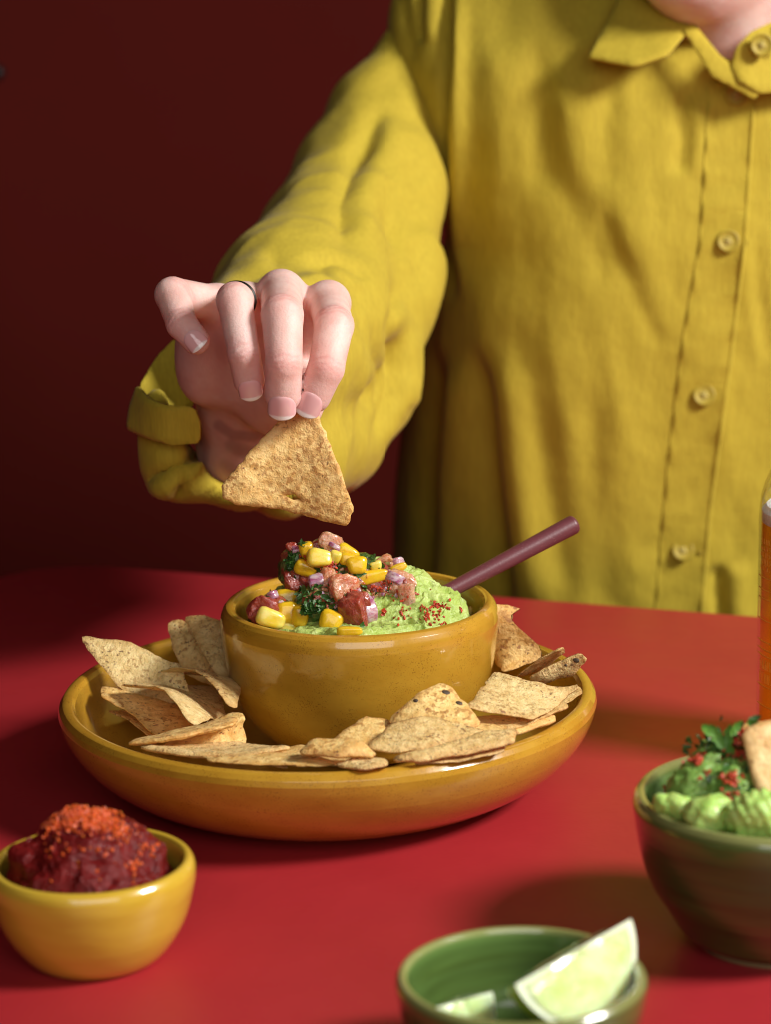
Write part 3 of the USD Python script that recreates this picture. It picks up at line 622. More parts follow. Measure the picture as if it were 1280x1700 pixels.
M['salsa'] = mat('salsa_mix', (1, 1, 1), 0.25, c2=(.6, .6, .6), nscale=300, attr='tint', bump=[(400, 0.0014)], coat_weight=.4, subsurface_weight=.15, subsurface_scale=.002)
obj('salsa', sm, M['salsa'], color=sc, label='chopped tomato and herb salsa heaped on the guacamole', cat='salsa', kind='stuff')
SCENE_HIT = trimesh.util.concatenate([guac_m, sm])
def hit(u, v, mesh=None):
    mesh = mesh or SCENE_HIT
    loc, _, _ = mesh.ray.intersects_location([CAM], [ray(u, v)])
    return loc[np.argmin(np.linalg.norm(loc - CAM, axis=1))] if len(loc) else py(u, v, BY - .004)
def euler(a, b, c):
    return trimesh.transformations.euler_matrix(a, b, c)[:3, :3]
def facing(u, v, roll=0.0, tilt=0.0, turn=0.0):
    """axes: x along the picture's right (rolled), y up the picture, z towards the camera, then tilted"""
    d = -ray(u, v); x = nrm(np.cross(UP, d)); y = np.cross(d, x)
    B = np.stack([x, y, d], 1)
    return B @ euler(tilt, turn, 0) @ euler(0, 0, roll)
def chunk(dims, seed, nz=.09):
    """a diced lump: the hull of random points in a box, its edges slightly softened"""
    r_ = np.random.default_rng(seed); p = r_.uniform(-1, 1, (22, 3)); p /= np.abs(p).max(1, keepdims=True) ** .85
    m = trimesh.convex.convex_hull(p * np.asarray(dims) / 2)
    for _ in range(3): m = m.subdivide()
    m = trimesh.smoothing.filter_laplacian(m, lamb=.5, iterations=7)
    v = np.array(m.vertices); n = vnormals(m); L = float(np.mean(dims))
    m.vertices = v + n * (L * nz * noise3(v / L, 4.5, seed, 3) + L * nz * .5 * noise3(v / L, 11, seed + 1, 2))[:, None]
    return m
def put(m, u, v, lift, roll=0, tilt=0, turn=0, mesh=None):
    c = hit(u, v, mesh) - ray(u, v) * lift
    m = m.copy(); m.vertices = np.array(m.vertices) @ facing(u, v, roll, tilt, turn).T + c; return m
def kernel(w, h, t, seed):
    m = superq((w, h, t), 3.4, 3, .06, seed); v = np.array(m.vertices)
    y = v[:, 1] / (h / 2); v[:, 0] *= 1 + .16 * y; v[:, 2] *= 1 + .10 * y
    v[:, 2] -= .12 * t * np.exp(-((v[:, 0] / (w * .22)) ** 2)) * np.clip(v[:, 2] / t, 0, 1) * np.clip(-y, 0, 1)
    return trimesh.Trimesh(v, m.faces, process=False)
mm_ = .00027
KG = 'sweetcorn kernels on the guacamole'
corn = [  # u, v, w px, h px, roll, tilt, pale, label
 (509, 914, 21, 26, .2, .2, 0, 'upper left yellow corn kernel standing next to the pale cut kernel'),
 (530, 927, 38, 27, 1.5, -.2, 1, 'pale cut corn kernel with chilli specks near the top of the heap'),
 (507, 944, 34, 21, 1.2, .3, 0, 'flat corn kernel under the pale cut kernel at upper left'),
 (577, 917, 34, 20, 1.1, .1, 0, 'topmost corn kernel, tilted, right of the pale tomato fan'),
 (584, 930, 37, 19, 1.4, .1, 0, 'corn kernel sandwiched between two others near the top'),
 (592, 939, 29, 26, .1, -.2, 0, 'rounded shiny corn kernel lowest of the three near the top'),
 (556, 925, 18, 20, -.4, .1, 1, 'small pale corn piece at the centre top'),
 (618, 957, 50, 20, 1.75, .1, 0, 'long corn kernel lying across the middle right of the heap'),
 (623, 939, 18, 14, .3, .2, 1, 'tiny cream corn piece above the long kernel'),
 (662, 943, 26, 13, 2.0, .1, 0, 'thin corn kernel at the right end below the pink onion'),
 (477, 994, 35, 29, .1, -.2, 0, 'upper rounded kernel of the cluster at front left'),
 (477, 1018, 29, 33, .1, -.1, 0, 'middle kernel of the cluster at front left'),
 (498, 1023, 25, 33, -.15, .1, 0, 'rightmost kernel of the cluster at front left'),
 (449, 1026, 43, 27, 1.25, .1, 1, 'leftmost corn kernel with a cut cream end by the bowl wall'),
 (548, 1032, 33, 33, -.4, -.1, 0, 'single corn kernel with a red fleck at the front middle'),
 (580, 1048, 36, 14, 1.6, .2, 0, 'corn kernel half sunk behind the front rim'),
 (481, 1041, 30, 14, 1.4, .2, 1, 'crushed pale corn piece below the front left cluster')]
for k_, (u, v, w, h, ro, ti, pale, lab) in enumerate(corn):
    s = math.cos(ro) ** 2 > .5
    W_, H_ = (w, h) if s else (h, w)
    obj('corn_kernel', put(kernel(W_ * mm_ * 1.14, H_ * mm_ * 1.14, min(w, h) * mm_ * 1.05, k_), u, v, .0026, ro, ti, .1 * math.sin(k_ * 2)), M['corn_pale' if pale else 'corn'], label=lab, cat='corn kernel', group=KG)
TG = 'diced tomato pieces in the salsa'
toms = [(577, 973, 52, 46, .2, 'tomato', 'large juicy tomato cube with chilli dust in the middle of the heap'), (579, 1018, 42, 52, .1, 'tomato_skin', 'dark red tomato cube with skin at the front middle'),
 (549, 903, 40, 30, -.7, 'tomato_pale', 'translucent pale tomato fan at the very top of the heap'), (436, 1011, 42, 40, .4, 'tomato_skin', 'seedy tomato lump against the left bowl wall'),
 (490, 962, 32, 32, .2, 'tomato_skin', 'dark tomato piece at the left below the flat corn kernel'), (517, 955, 40, 24, .7, 'tomato_skin', 'dark red tomato sliver left of centre above the onion dice'),
 (664, 968, 44, 36, -.4, 'tomato', 'tomato piece at the right behind the onion slice'), (677, 990, 22, 34, .1, 'tomato_pale', 'pale tomato piece hanging at the right edge of the heap'),
 (636, 932, 26, 20, .5, 'tomato', 'small tomato piece at the upper right of the heap'), (484, 911, 16, 16, .2, 'tomato_skin', 'tiny tomato piece at the upper left tip of the heap'),
 (628, 975, 34, 22, -.3, 'tomato_skin', 'tomato piece with chilli flakes under the long corn kernel'), (547, 962, 22, 36, .3, 'tomato', 'narrow tomato piece between onion dice and large cube'), (524, 905, 18, 14, .3, 'tomato_skin', 'small red tomato scrap behind the upper corn'), (600, 1000, 22, 26, .3, 'tomato_skin', 'dark tomato scrap behind the curved onion')]
for k_, (u, v, w, h, ro, ma, lab) in enumerate(toms):
    obj('tomato_piece', put(chunk((w * mm_ * 1.25, h * mm_ * 1.25, min(w, h) * mm_ * .75), 40 + k_), u, v, .0012, ro, .3 * math.sin(k_), .3 * math.cos(k_ * 3)), M[ma], label=lab, cat='tomato piece', group=TG)
OG = 'red onion pieces in the salsa'
ons = [(525, 966, 24, 27, .2, 'purple onion dice left of centre'), (612, 1016, 24, 56, .25, 'curved pink onion slice hanging at the front middle'), (657, 960, 46, 16, -.45, 'white and purple onion slice at the right'), (660, 934, 24, 16, .25, 'pink onion chip at the upper right'), (491, 914, 13, 15, .1, 'small lilac onion piece at the upper left'), (452, 988, 18, 14, .4, 'onion scrap at the left near the bowl wall'), (556, 908, 40, 9, -.5, 'thin onion strip at the top beside the pale tomato')]
for k_, (u, v, w, h, ro, lab) in enumerate(ons):
    m = superq((w * mm_, h * mm_, .0026), 4.5, 4, .16, 70 + k_); q = np.array(m.vertices); L = max(w, h) * mm_; ax = 0 if w > h else 1
    q[:, 2] -= .34 * L * (q[:, ax] / (L / 2)) ** 2; q[:, 2] += .1 * L; m.vertices = q
    obj('onion_piece', put(m, u, v, .0034, ro, .2 * math.sin(k_ * 2), .5 * (k_ == 1)), M['onion'], label=lab, cat='red onion piece', group=OG)
def leaflet(w, h, seed, curl=.4):
    n = 7; t = np.linspace(0, 1, n); rng = np.random.default_rng(seed)
    wd = np.sin(np.pi * np.clip(t * .92 + .05, 0, 1)) ** .7 * (1 + .3 * np.sin(t * 17 + seed))
    L = np.c_[-wd * w / 2, (t - .5) * h, curl * w * (t - .5) ** 2 * 2 + .15 * w * wd]; Cn = np.c_[0 * t, (t - .5) * h, curl * w * (t - .5) ** 2 * 2]
    Rr = np.c_[wd * w / 2, (t - .5) * h, curl * w * (t - .5) ** 2 * 2 + .15 * w * wd]
    v = np.vstack([L, Cn, Rr]); f = []
    for i in range(n - 1):
        for o in (0, n): f += [[o + i, o + n + i, o + n + i + 1], [o + i, o + n + i + 1, o + i + 1]]
    f = np.array(f); k = len(v); th = .00025
    return trimesh.Trimesh(np.vstack([v, v - [0, 0, th]]), np.vstack([f, f[:, ::-1] + k]), process=False)
rng = np.random.default_rng(31)
for nm, ma, n_, lab in (('tomato_bits', 'tomato', 110, 'tiny wet tomato scraps filling the gaps of the salsa'), ('tomato_bits', 'tomato_skin', 90, 'tiny dark red tomato skin scraps in the salsa'), ('onion_bits', 'onion', 70, 'minced red onion scraps in the salsa')):
    bt_ = []
    for _ in range(n_):
        c_ = [(545, 940, 50, 22), (580, 990, 42, 26), (455, 1014, 20, 14), (640, 968, 26, 18)][rng.integers(4)]
        uu, vv = c_[0] + rng.normal() * c_[2] * .6, c_[1] + rng.normal() * c_[3] * .6; s_ = rng.uniform(5, 12) * mm_
        loc, _, _ = sm.ray.intersects_location([CAM], [ray(uu, vv)])
        if len(loc): bt_.append(put(superq((s_, s_ * rng.uniform(.4, .9), s_ * rng.uniform(.25, .6)), 3.5, 2, .3, int(rng.integers(999)), 2.4), uu, vv, .0006 + .0016 * rng.random(), rng.uniform(0, 6.3), rng.uniform(-.8, .8), rng.uniform(-.8, .8)))
    obj(nm, join(bt_), M[ma], label=lab, cat='salsa scraps', kind='stuff')
rng = np.random.default_rng(12); hb = []
for u, v, su, sv, n_ in [(518, 1000, 22, 20, 50), (484, 936, 10, 20, 54), (540, 945, 40, 30, 60), (620, 960, 30, 20, 24), (535, 1012, 22, 10, 24), (612, 934, 6, 9, 6), (647, 968, 6, 12, 8), (585, 983, 10, 8, 9), (447, 997, 10, 6, 9), (500, 975, 14, 10, 14), (420, 1012, 5, 8, 6), (560, 990, 14, 16, 14), (600, 1035, 5, 14, 6), (497, 905, 8, 5, 6)]:
    for _ in range(n_):
        uu, vv = u + rng.normal() * su * .55, v + rng.normal() * sv * .55; s_ = rng.uniform(7, 17) * mm_
        hb.append(put(leaflet(s_ * rng.uniform(.35, .6), s_, int(rng.integers(99))), uu, vv, .0014 + .002 * rng.random(), rng.uniform(0, 6.3), rng.uniform(-.8, .8), rng.uniform(-.8, .8)))
obj('chopped_herbs', join(hb), M['herb'], smooth=40, label='dark green chopped coriander scattered through the salsa', cat='herbs', kind='stuff')
def flake_mesh(s, rng):
    m = trimesh.creation.icosphere(subdivisions=0); v = np.array(m.vertices) * rng.uniform(.5, 1.2, (12, 1)) * np.array([1, .8, .4]) * s
    return trimesh.Trimesh(v @ euler(*rng.uniform(0, 6, 3)).T, m.faces, process=False)
fl = []
for u, v, su, sv, n_, s_ in [(570, 968, 16, 13, 150, .0006), (545, 940, 10, 8, 60, .0007), (628, 967, 16, 10, 90, .0007), (637, 1016, 4, 4, 7, .0011), (667, 1023, 8, 9, 12, .0009), (724, 1006, 16, 6, 26, .0009), (712, 1020, 14, 10, 26, .0009), (729, 1030, 9, 8, 14, .0008), (766, 1012, 4, 4, 3, .001), (528, 922, 12, 6, 14, .0006), (548, 1032, 7, 8, 6, .0008), (445, 1035, 10, 6, 6, .0009), (690, 1002, 40, 20, 22, .0007), (660, 985, 14, 12, 26, .0006), (505, 930, 8, 8, 18, .0007), (590, 985, 20, 14, 40, .0006), (480, 985, 20, 20, 12, .0007)]:
    for _ in range(n_):
        uu, vv = u + rng.normal() * su * .7, v + rng.normal() * sv * .7
        f_ = flake_mesh(s_ * rng.uniform(.7, 1.5), rng); f_.vertices = np.array(f_.vertices) + hit(uu, vv) - ray(uu, vv) * (.0005 if uu > 680 or vv > 1010 else .0035); fl.append(f_)
obj('chilli_flakes', join(fl), M['flake'], smooth=False, label='red chilli flakes sprinkled over the guacamole and salsa', cat='chilli flakes', kind='stuff')

# spoon
e0, e1 = py(712, 999, BY - .002), py(950, 872, BY + .030)
sd = nrm(e1 - e0)
sp, soff = thing('spoon', 'plum coloured spoon standing in the guacamole, handle to the right', 'spoon', e0)
ts = np.linspace(0, 1, 40); Ls = np.linalg.norm(e1 - e0)
pts = [e0 + sd * Ls * t for t in ts]; rad = .0033 + .0012 * ts
capn = 7
for i in range(1, capn + 1):
    a = i / capn * math.pi / 2; pts.append(e1 + sd * .0022 * math.sin(a)); rad = np.r_[rad, .0045 - .0018 * (1 - math.cos(a)) if i < capn else .0022]
pre = [e0 - sd * .020, e0 - sd * .010]
obj('handle', tube(pre + pts, np.r_[.0024, .0028, rad], 28), M['handle'], sp, off=soff)
sb = trimesh.creation.icosphere(subdivisions=3); v = np.array(sb.vertices) * [.021, .013, .0035]
ax = np.stack([sd, nrm(np.cross([0, 0, 1], sd)), np.cross(sd, nrm(np.cross([0, 0, 1], sd)))], 1)
sb = trimesh.Trimesh(v @ ax.T + (e0 - sd * .0385), sb.faces, process=False)
obj('spoon_bowl', sb, M['handle'], sp, off=soff)

# ------------------------------------------------------------------ red paste
def hs(x, y):
    x, y = x / SR, y / SR; r = np.hypot(x, y)
    z = .86 + .52 * g2(x, y, -.10, .05, .30) + .30 * g2(x, y, .38, .12, .20) + .20 * g2(x, y, -.05, -.40, .30) + .18 * g2(x, y, -.62, -.1, .18)
    return SH * (z - .35 * np.clip((r - .70) / .16, 0, 1) ** 1.4 * (1 - .75 * np.clip(-y / .8, 0, 1)))
paste = mound(SX, SY, .865 * SR, .35 * SH, hs, .0044, 85, 77, 110, 260, .0016)
obj('red_paste', paste, M['paste'], label='dark red glossy pepper paste heaped in the small yellow bowl', cat='paste')
fl = []
rng = np.random.default_rng(8)
for u, v, su, sv, n_ in [(135, 1345, 40, 9, 380), (90, 1362, 26, 9, 160), (160, 1358, 30, 12, 240), (205, 1372, 14, 12, 60), (130, 1400, 60, 26, 26), (220, 1430, 8, 16, 24), (245, 1400, 14, 14, 24)]:
    for _ in range(n_):
        uu, vv = u + rng.normal() * su * .75, v + abs(rng.normal()) * sv
        loc, _, _ = paste.ray.intersects_location([CAM], [ray(uu, vv)])
        if len(loc):
            f_ = flake_mesh(rng.uniform(.0006, .0013), rng); f_.vertices = np.array(f_.vertices) + loc[np.argmin(np.linalg.norm(loc - CAM, axis=1))] - ray(uu, vv) * .0006 * rng.random(); fl.append(f_)
top_ = np.array(paste.vertices)
for _ in range(380):
    x, y = rng.normal(-.10, .17), rng.normal(.16, .16)
    p_ = top_[np.argmin((top_[:, 0] - SX - x * SR) ** 2 + (top_[:, 1] - SY - y * SR) ** 2)]
    f_ = flake_mesh(rng.uniform(.0006, .0013), rng); f_.vertices = np.array(f_.vertices) + p_ + [0, 0, .0005]; fl.append(f_)
obj('orange_flakes', join(fl), M['flake_orange'], smooth=False, label='orange red chilli flakes crowning the dark red paste', cat='chilli flakes', kind='stuff')

# ------------------------------------------------------------------ contents of the green bowl
def hgb(x, y):
    r = np.hypot(x, y) / GR
    return GH * (.80 + .12 * np.cos(np.clip(r, 0, 1) * 2.2)) + 0 * x
gbm = mound(GX, GY, .86 * GR, .3 * GH, hgb, .003, 110, 31, 60, 150)
obj('avocado_mash', gbm, M['guac_dark'], label='chunky green avocado mash filling the green bowl', cat='avocado mash')
def lump(name, label, cells, material, seed, ridge=0.0, amp=.0026):
    pts_ = [(py(u, v, GY + y), r * .00026) for u, v, y, r in cells]
    A = np.array([p for p, _ in pts_]); R_ = max(r for _, r in pts_) + .004
    F = Field(*(np.arange(A[:, i].min() - R_, A[:, i].max() + R_, .0012) for i in range(3)))
    for p, r in pts_: F.ball(p, (r, r * 1.05, r * .92), .004)
    m = F.mesh(); v = np.array(m.vertices); n = vnormals(m)
    d = amp * 1.6 * noise3(v, 80, seed, 4) - amp * .9 * np.abs(noise3(v, 170, seed + 4, 3)) + amp * .35 * noise3(v, 420, seed + 2, 2)
    if ridge: d = d + ridge * np.sin(v[:, 0] * 1500 + v[:, 2] * 500 + 6 * noise3(v, 60, seed, 2))
    m.vertices = v + n * d[:, None]
    obj(name, m, M[material], label=label, cat='avocado piece', group='avocado pieces in the green bowl')
lump('avocado_piece', 'big dull green avocado lump under the herbs in the green bowl', [(1160, 1300, .004, 40), (1190, 1275, .010, 42), (1170, 1315, .0, 34)], 'guac_dark', 1)
lump('avocado_piece', 'dull green lump beside the chip in the green bowl', [(1215, 1310, -.004, 42), (1235, 1290, .004, 40), (1225, 1335, -.010, 30)], 'guac_dark', 2)
lump('avocado_piece', 'bright avocado piece nearest the left rim of the green bowl', [(1108, 1334, -.018, 20), (1128, 1338, -.02, 20)], 'avocado', 3)
lump('avocado_piece', 'bright avocado piece at the front middle of the green bowl', [(1165, 1352, -.028, 24), (1190, 1348, -.028, 25), (1178, 1360, -.032, 18)], 'avocado', 4)
lump('avocado_piece', 'ridged pale avocado piece at the front right of the green bowl', [(1235, 1362, -.036, 30), (1265, 1352, -.036, 36), (1300, 1350, -.034, 36)], 'avocado', 5, ridge=.0006)
GHIT = trimesh.util.concatenate([gbm] + [trimesh.creation.icosphere(subdivisions=3, radius=40 * .00026).apply_translation(py(u, v, GY + y)) for u, v, y in [(1165, 1300, .004), (1190, 1275, .010), (1215, 1310, -.004), (1235, 1290, .004)]])
def ghit(u, v):
    loc, _, _ = GHIT.ray.intersects_location([CAM], [ray(u, v)])
    return loc[np.argmin(np.linalg.norm(loc - CAM, axis=1))] if len(loc) else py(u, v, GY + .008)
rng = np.random.default_rng(3)
for k_, (u, v, w, h, ro, lab) in enumerate([(1190, 1222, 16, 40, .5, 'long bright herb leaf on top of the green bowl heap'), (1176, 1212, 14, 26, .9, 'small herb leaf at the tip of the green bowl heap'), (1210, 1222, 15, 36, -.2, 'upright herb leaf in the middle of the green bowl garnish'), (1203, 1244, 20, 34, 1.3, 'pale herb leaf lying flat below the garnish'), (1222, 1208, 12, 26, -.6, 'herb leaf beside the lilac onion scrap'), (1252, 1203, 14, 22, .9, 'herb leaf behind the chip in the green bowl')]):
    m = leaflet(w * .00026, h * .00026, k_); m.vertices = np.array(m.vertices) @ facing(u, v, ro, .2, .3 * math.sin(k_ * 2)).T + py(u, v, GY + .004)
    obj('herb_leaf', m, M['herb_bright'], label=lab, cat='herb leaf', group='fresh herb leaves on the green bowl')
hb = []
for _ in range(90):
    u, v = 1200 + rng.normal() * 26, 1236 + rng.normal() * 17; s_ = rng.uniform(10, 22) * .00026
    m = leaflet(s_ * .45, s_, int(rng.integers(99))); m.vertices = np.array(m.vertices) @ facing(u, v, *rng.uniform(-1.5, 1.5, 3)).T + ghit(u, v) - ray(u, v) * .002 * rng.random(); hb.append(m)
for _ in range(40):
    u, v = 1250 + rng.normal() * 14, 1300 + rng.normal() * 40; s_ = rng.uniform(10, 20) * .00026
    m = leaflet(s_ * .45, s_, int(rng.integers(99))); m.vertices = np.array(m.vertices) @ facing(u, v, *rng.uniform(-1.5, 1.5, 3)).T + ghit(u, v) - ray(u, v) * .001; hb.append(m)
obj('chopped_herbs', join(hb), M['herb'], smooth=40, label='dark chopped herbs on the mash in the green bowl', cat='herbs', kind='stuff')
fl = []
for u, v, su, sv, n_ in [(1160, 1258, 16, 8, 24), (1230, 1245, 20, 16, 70), (1165, 1290, 12, 8, 6), (1215, 1290, 14, 10, 22), (1210, 1320, 14, 8, 12), (1150, 1330, 16, 8, 16), (1112, 1310, 10, 8, 12), (1235, 1218, 14, 8, 30)]:
    for _ in range(n_):
        uu, vv = u + rng.normal() * su * .7, v + rng.normal() * sv * .7
        f_ = flake_mesh(rng.uniform(.0008, .0018), rng); f_.vertices = np.array(f_.vertices) + ghit(uu, vv) - ray(uu, vv) * .0012; fl.append(f_)
obj('chilli_flakes', join(fl), M['flake'], smooth=False, label='red chilli flakes on the mash in the green bowl', cat='chilli flakes', kind='stuff')
obj('tortilla_chip', patch([py(1228, 1218, GY + .0), py(1246, 1204, GY + .002), (py(1290, 1194, GY + .004)), py(1340, 1240, GY - .0), py(1310, 1330, GY - .016), py(1262, 1326, GY - .016), py(1250, 1290, GY - .012)], seed=71, thick=.003), M['crisp_thick'], label='pale tortilla chip stuck upright in the green bowl', cat='tortilla chip')
obj('tortilla_chip', patch([py(1214, 1210, GY + .012), py(1250, 1200, GY + .012), py(1310, 1192, GY + .012), py(1300, 1240, GY + .006), py(1240, 1240, GY + .006)], seed=72), M['crisp_gold'], label='orange edged chip behind the upright chip in the green bowl', cat='tortilla chip')

# ------------------------------------------------------------------ lime wedges
def lime(label, p0, p1, d1, spread, b):
    p0, p1 = np.asarray(p0), np.asarray(p1); c = (p0 + p1) / 2; a = np.linalg.norm(p1 - p0) / 2
    X = nrm(p1 - p0); D = nrm(d1 - X * (np.asarray(d1) @ X)); N = nrm(np.cross(X, D))
    if N @ (CAM - c) < 0: N = -N
    t_, off_ = thing('lime_wedge', label, 'lime wedge', c, 'lime wedges in the green bowl')
    th = np.linspace(0, np.pi, 40)
    def rindpt(th, ph, s=1.0):
        rad = (D * math.cos(ph) - N * math.sin(ph))
        nip = 1 + .04 * np.abs(np.cos(th)) ** 14
        return c + s * (np.cos(th) * nip * a)[:, None] * X + s * (np.sin(th) * b)[:, None] * rad
    ph = np.linspace(0, spread, 16)
    G_ = np.stack([rindpt(th, q) for q in ph]); n1, n2 = G_.shape[:2]
    i, j = np.meshgrid(np.arange(n1 - 1), np.arange(n2 - 1), indexing='ij')
    q = np.stack([i * n2 + j, (i + 1) * n2 + j, (i + 1) * n2 + j + 1, i * n2 + j + 1], -1).reshape(-1, 4)
    obj('rind', (G_.reshape(-1, 3), q), M['rind'], t_, off=off_)
    for ph_, sg in ((0.0, 1), (spread, -1)):
        o = rindpt(th, ph_); nn = N if sg > 0 else nrm(np.cross(X, D * math.cos(ph_) - N * math.sin(ph_)))
        if sg < 0 and nn @ (c + D * .01 * math.cos(spread / 2) - N * .01 * math.sin(spread / 2) - c) > 0: nn = -nn
        v = np.vstack([o, c[None]]); f = np.c_[np.arange(len(o) - 1), np.arange(1, len(o)), np.full(len(o) - 1, len(o))]
        obj('pith', (v, f), M['pith'], t_, smooth=False, off=off_)
        rad = (D * math.cos(ph_) - N * math.sin(ph_)); R2 = np.linspace(.02, .92, 14); T2 = np.linspace(.06, np.pi - .06, 46)
        RR, TT = np.meshgrid(R2, T2, indexing='ij')
        bulge = .0012 * np.sqrt(np.clip(1 - (RR / .93) ** 2, 0, 1)) * (0.55 + .45 * np.abs(np.sin(TT * 3.0))) + .0004
        P = c + (np.cos(TT) * RR * a)[..., None] * X + (np.sin(TT) * RR * b)[..., None] * rad + bulge[..., None] * nn
        n1, n2 = RR.shape; i, j = np.meshgrid(np.arange(n1 - 1), np.arange(n2 - 1), indexing='ij')
        q = np.stack([i * n2 + j, (i + 1) * n2 + j, (i + 1) * n2 + j + 1, i * n2 + j + 1], -1).reshape(-1, 4)
        pm = asmesh((P.reshape(-1, 3), q)); v = np.array(pm.vertices); pm.vertices = v + nn * (.0005 * noise3(v, 300, 7, 3))[:, None]
        obj('pulp', pm, M['pulp'], t_, off=off_)
tow = np.stack([RT, UP, -FW], 1); lx = tow @ nrm([.70, .27, -.60]); lc_ = py(954, 1578, LY - .004)
lime('large lime wedge leaning out over the right rim of the small green bowl', lc_ - lx * .0265, lc_ + lx * .0265, tow @ np.array([.483, -.877, -.058]), 1.36, .0245)
lime('smaller lime wedge low inside the small green bowl, only its tip in view', py(716, 1674, LY - .010), py(816, 1646, LY + .010), np.array([.1, -.5, -.8]), 1.15, .020)

# ------------------------------------------------------------------ the person: body
pxm = lambda y: mpp(np.array([0, y, .1]))                  # metres per photograph pixel at depth y
def J(u, v, y): return py(u, v, y)
fing = {  # MCP, PIP, DIP, tip (u, v, depth) with radii in metres
 'index':  ([(544, 503, .052), (554, 541, .013), (541, 612, -.002), (520, 657, -.0005)], [.0090, .0086, .0078, .0077]),
 'middle': ([(466, 487, .056), (468, 524, .004), (471, 603, -.009), (469, 656, -.0050)], [.0096, .0091, .0079, .0080]),
 'ring':   ([(404, 503, .060), (389, 499, .014), (404, 586, .0), (413, 632, .004)], [.0084, .0079, .0070, .0069]),
 'pinky':  ([(362, 506, .072), (286, 490, .046), (301, 538, .030), (325, 566, .026)], [.0084, .0079, .0068, .0062])}
thumb = ([(452, 668, .085), (492, 640, .060), (512, 650, .034), (506, 680, .018)], [.0155, .0105, .0095, .0078])
hx0, hx1 = J(262, 700, .05)[0] - .012, J(590, 700, .0)[0] + .012
BODYX = axis_grid([(hx0 - .02, hx0, .004), (hx0, hx1, .00095), (hx1, hx1 + .02, .004), (hx1 + .02, .50, .010)])
BODYY = axis_grid([(-.03, .095, .00095), (.095, .13, .002), (.13, .20, .005), (.20, .66, .010)])
hz0, hz1 = J(400, 800, .1)[2] - .01, J(466, 440, .05)[2] + .014
BODYZ = axis_grid([(-.10, hz0 - .02, .010), (hz0 - .02, hz0, .004), (hz0, hz1, .00095), (hz1, hz1 + .02, .004), (hz1 + .02, .72, .010)])
def sub(): return Field(BODYX, BODYY, BODYZ)
hand = sub()
joints = []
for nm, (ps, rs) in fing.items():
    F = sub(); P = [J(*p) for p in ps]
    for i in range(3): F.cone(P[i], P[i + 1], rs[i], rs[i + 1], .0050 if i == 0 else .0014, .012)
    hand.f = np.minimum(hand.f, F.f); joints.append((nm, P, rs))
F = sub(); P = [J(*p) for p in thumb[0]]
for i in range(3): F.cone(P[i], P[i + 1], thumb[1][i], thumb[1][i + 1], .004, .014)
hand.f = np.minimum(hand.f, F.f); joints.append(('thumb', P, thumb[1]))
palm = sub(); wr = J(398, 742, .132)
W4 = {'index': (456, 622, .084, .0145), 'middle': (428, 628, .084, .0145), 'ring': (392, 628, .086, .0145), 'pinky': (352, 618, .092, .0145)}
for nm, P, rs in joints[:4]:
    u, v, y, r = W4[nm]; q = J(u, v, y)
    palm.cone(P[0], q, rs[0] * .98, r, .006); palm.cone(q, wr, r * .75, .0170, .006)
for a, b in (('index', 'middle'), ('middle', 'ring'), ('ring', 'pinky')):
    A = dict((n, p) for n, p, _ in joints)
    palm.cone(A[a][0] + [0, .006, -.004], A[b][0] + [0, .006, -.004], .0075, .0075, .006)
palm.ball(J(333, 585, .086), (.012, .015, .023), .008); palm.ball(J(446, 620, .080), (.016, .013, .020), .008)
hand.f = smin(hand.f, palm.f, .006)
el = J(580, 655, .30); shd = J(712, 150, .45)
hand.cone(wr, J(412, 745, .165), .0185, .0205, .010); hand.cone(J(412, 745, .165), el, .0205, .022, .02); hand.cone(el, shd, .022, .022, .02)
nk = J(1268, -120, .425)
tz = lambda v: J(1200, v, .44)
hand.ball(tz(300) + [.02, .035, 0], (.145, .075, .17), .05); hand.ball(tz(850) + [0, .03, 0], (.125, .075, .17), .05)
hand.cone(shd, tz(40) + [.03, .02, 0], .022, .045, .02); hand.cone(tz(40) + [.03, .02, 0], tz(110) + [.19, .02, 0], .05, .045, .04)
hand.cone(J(1262, 90, .44), nk, .056, .052, .03); hand.ball(J(1222, 44, .376), (.036, .030, .034), .012)
hand.cone(tz(110) + [.19, .02, 0], tz(600) + [.25, -.02, 0], .045, .037, .03)
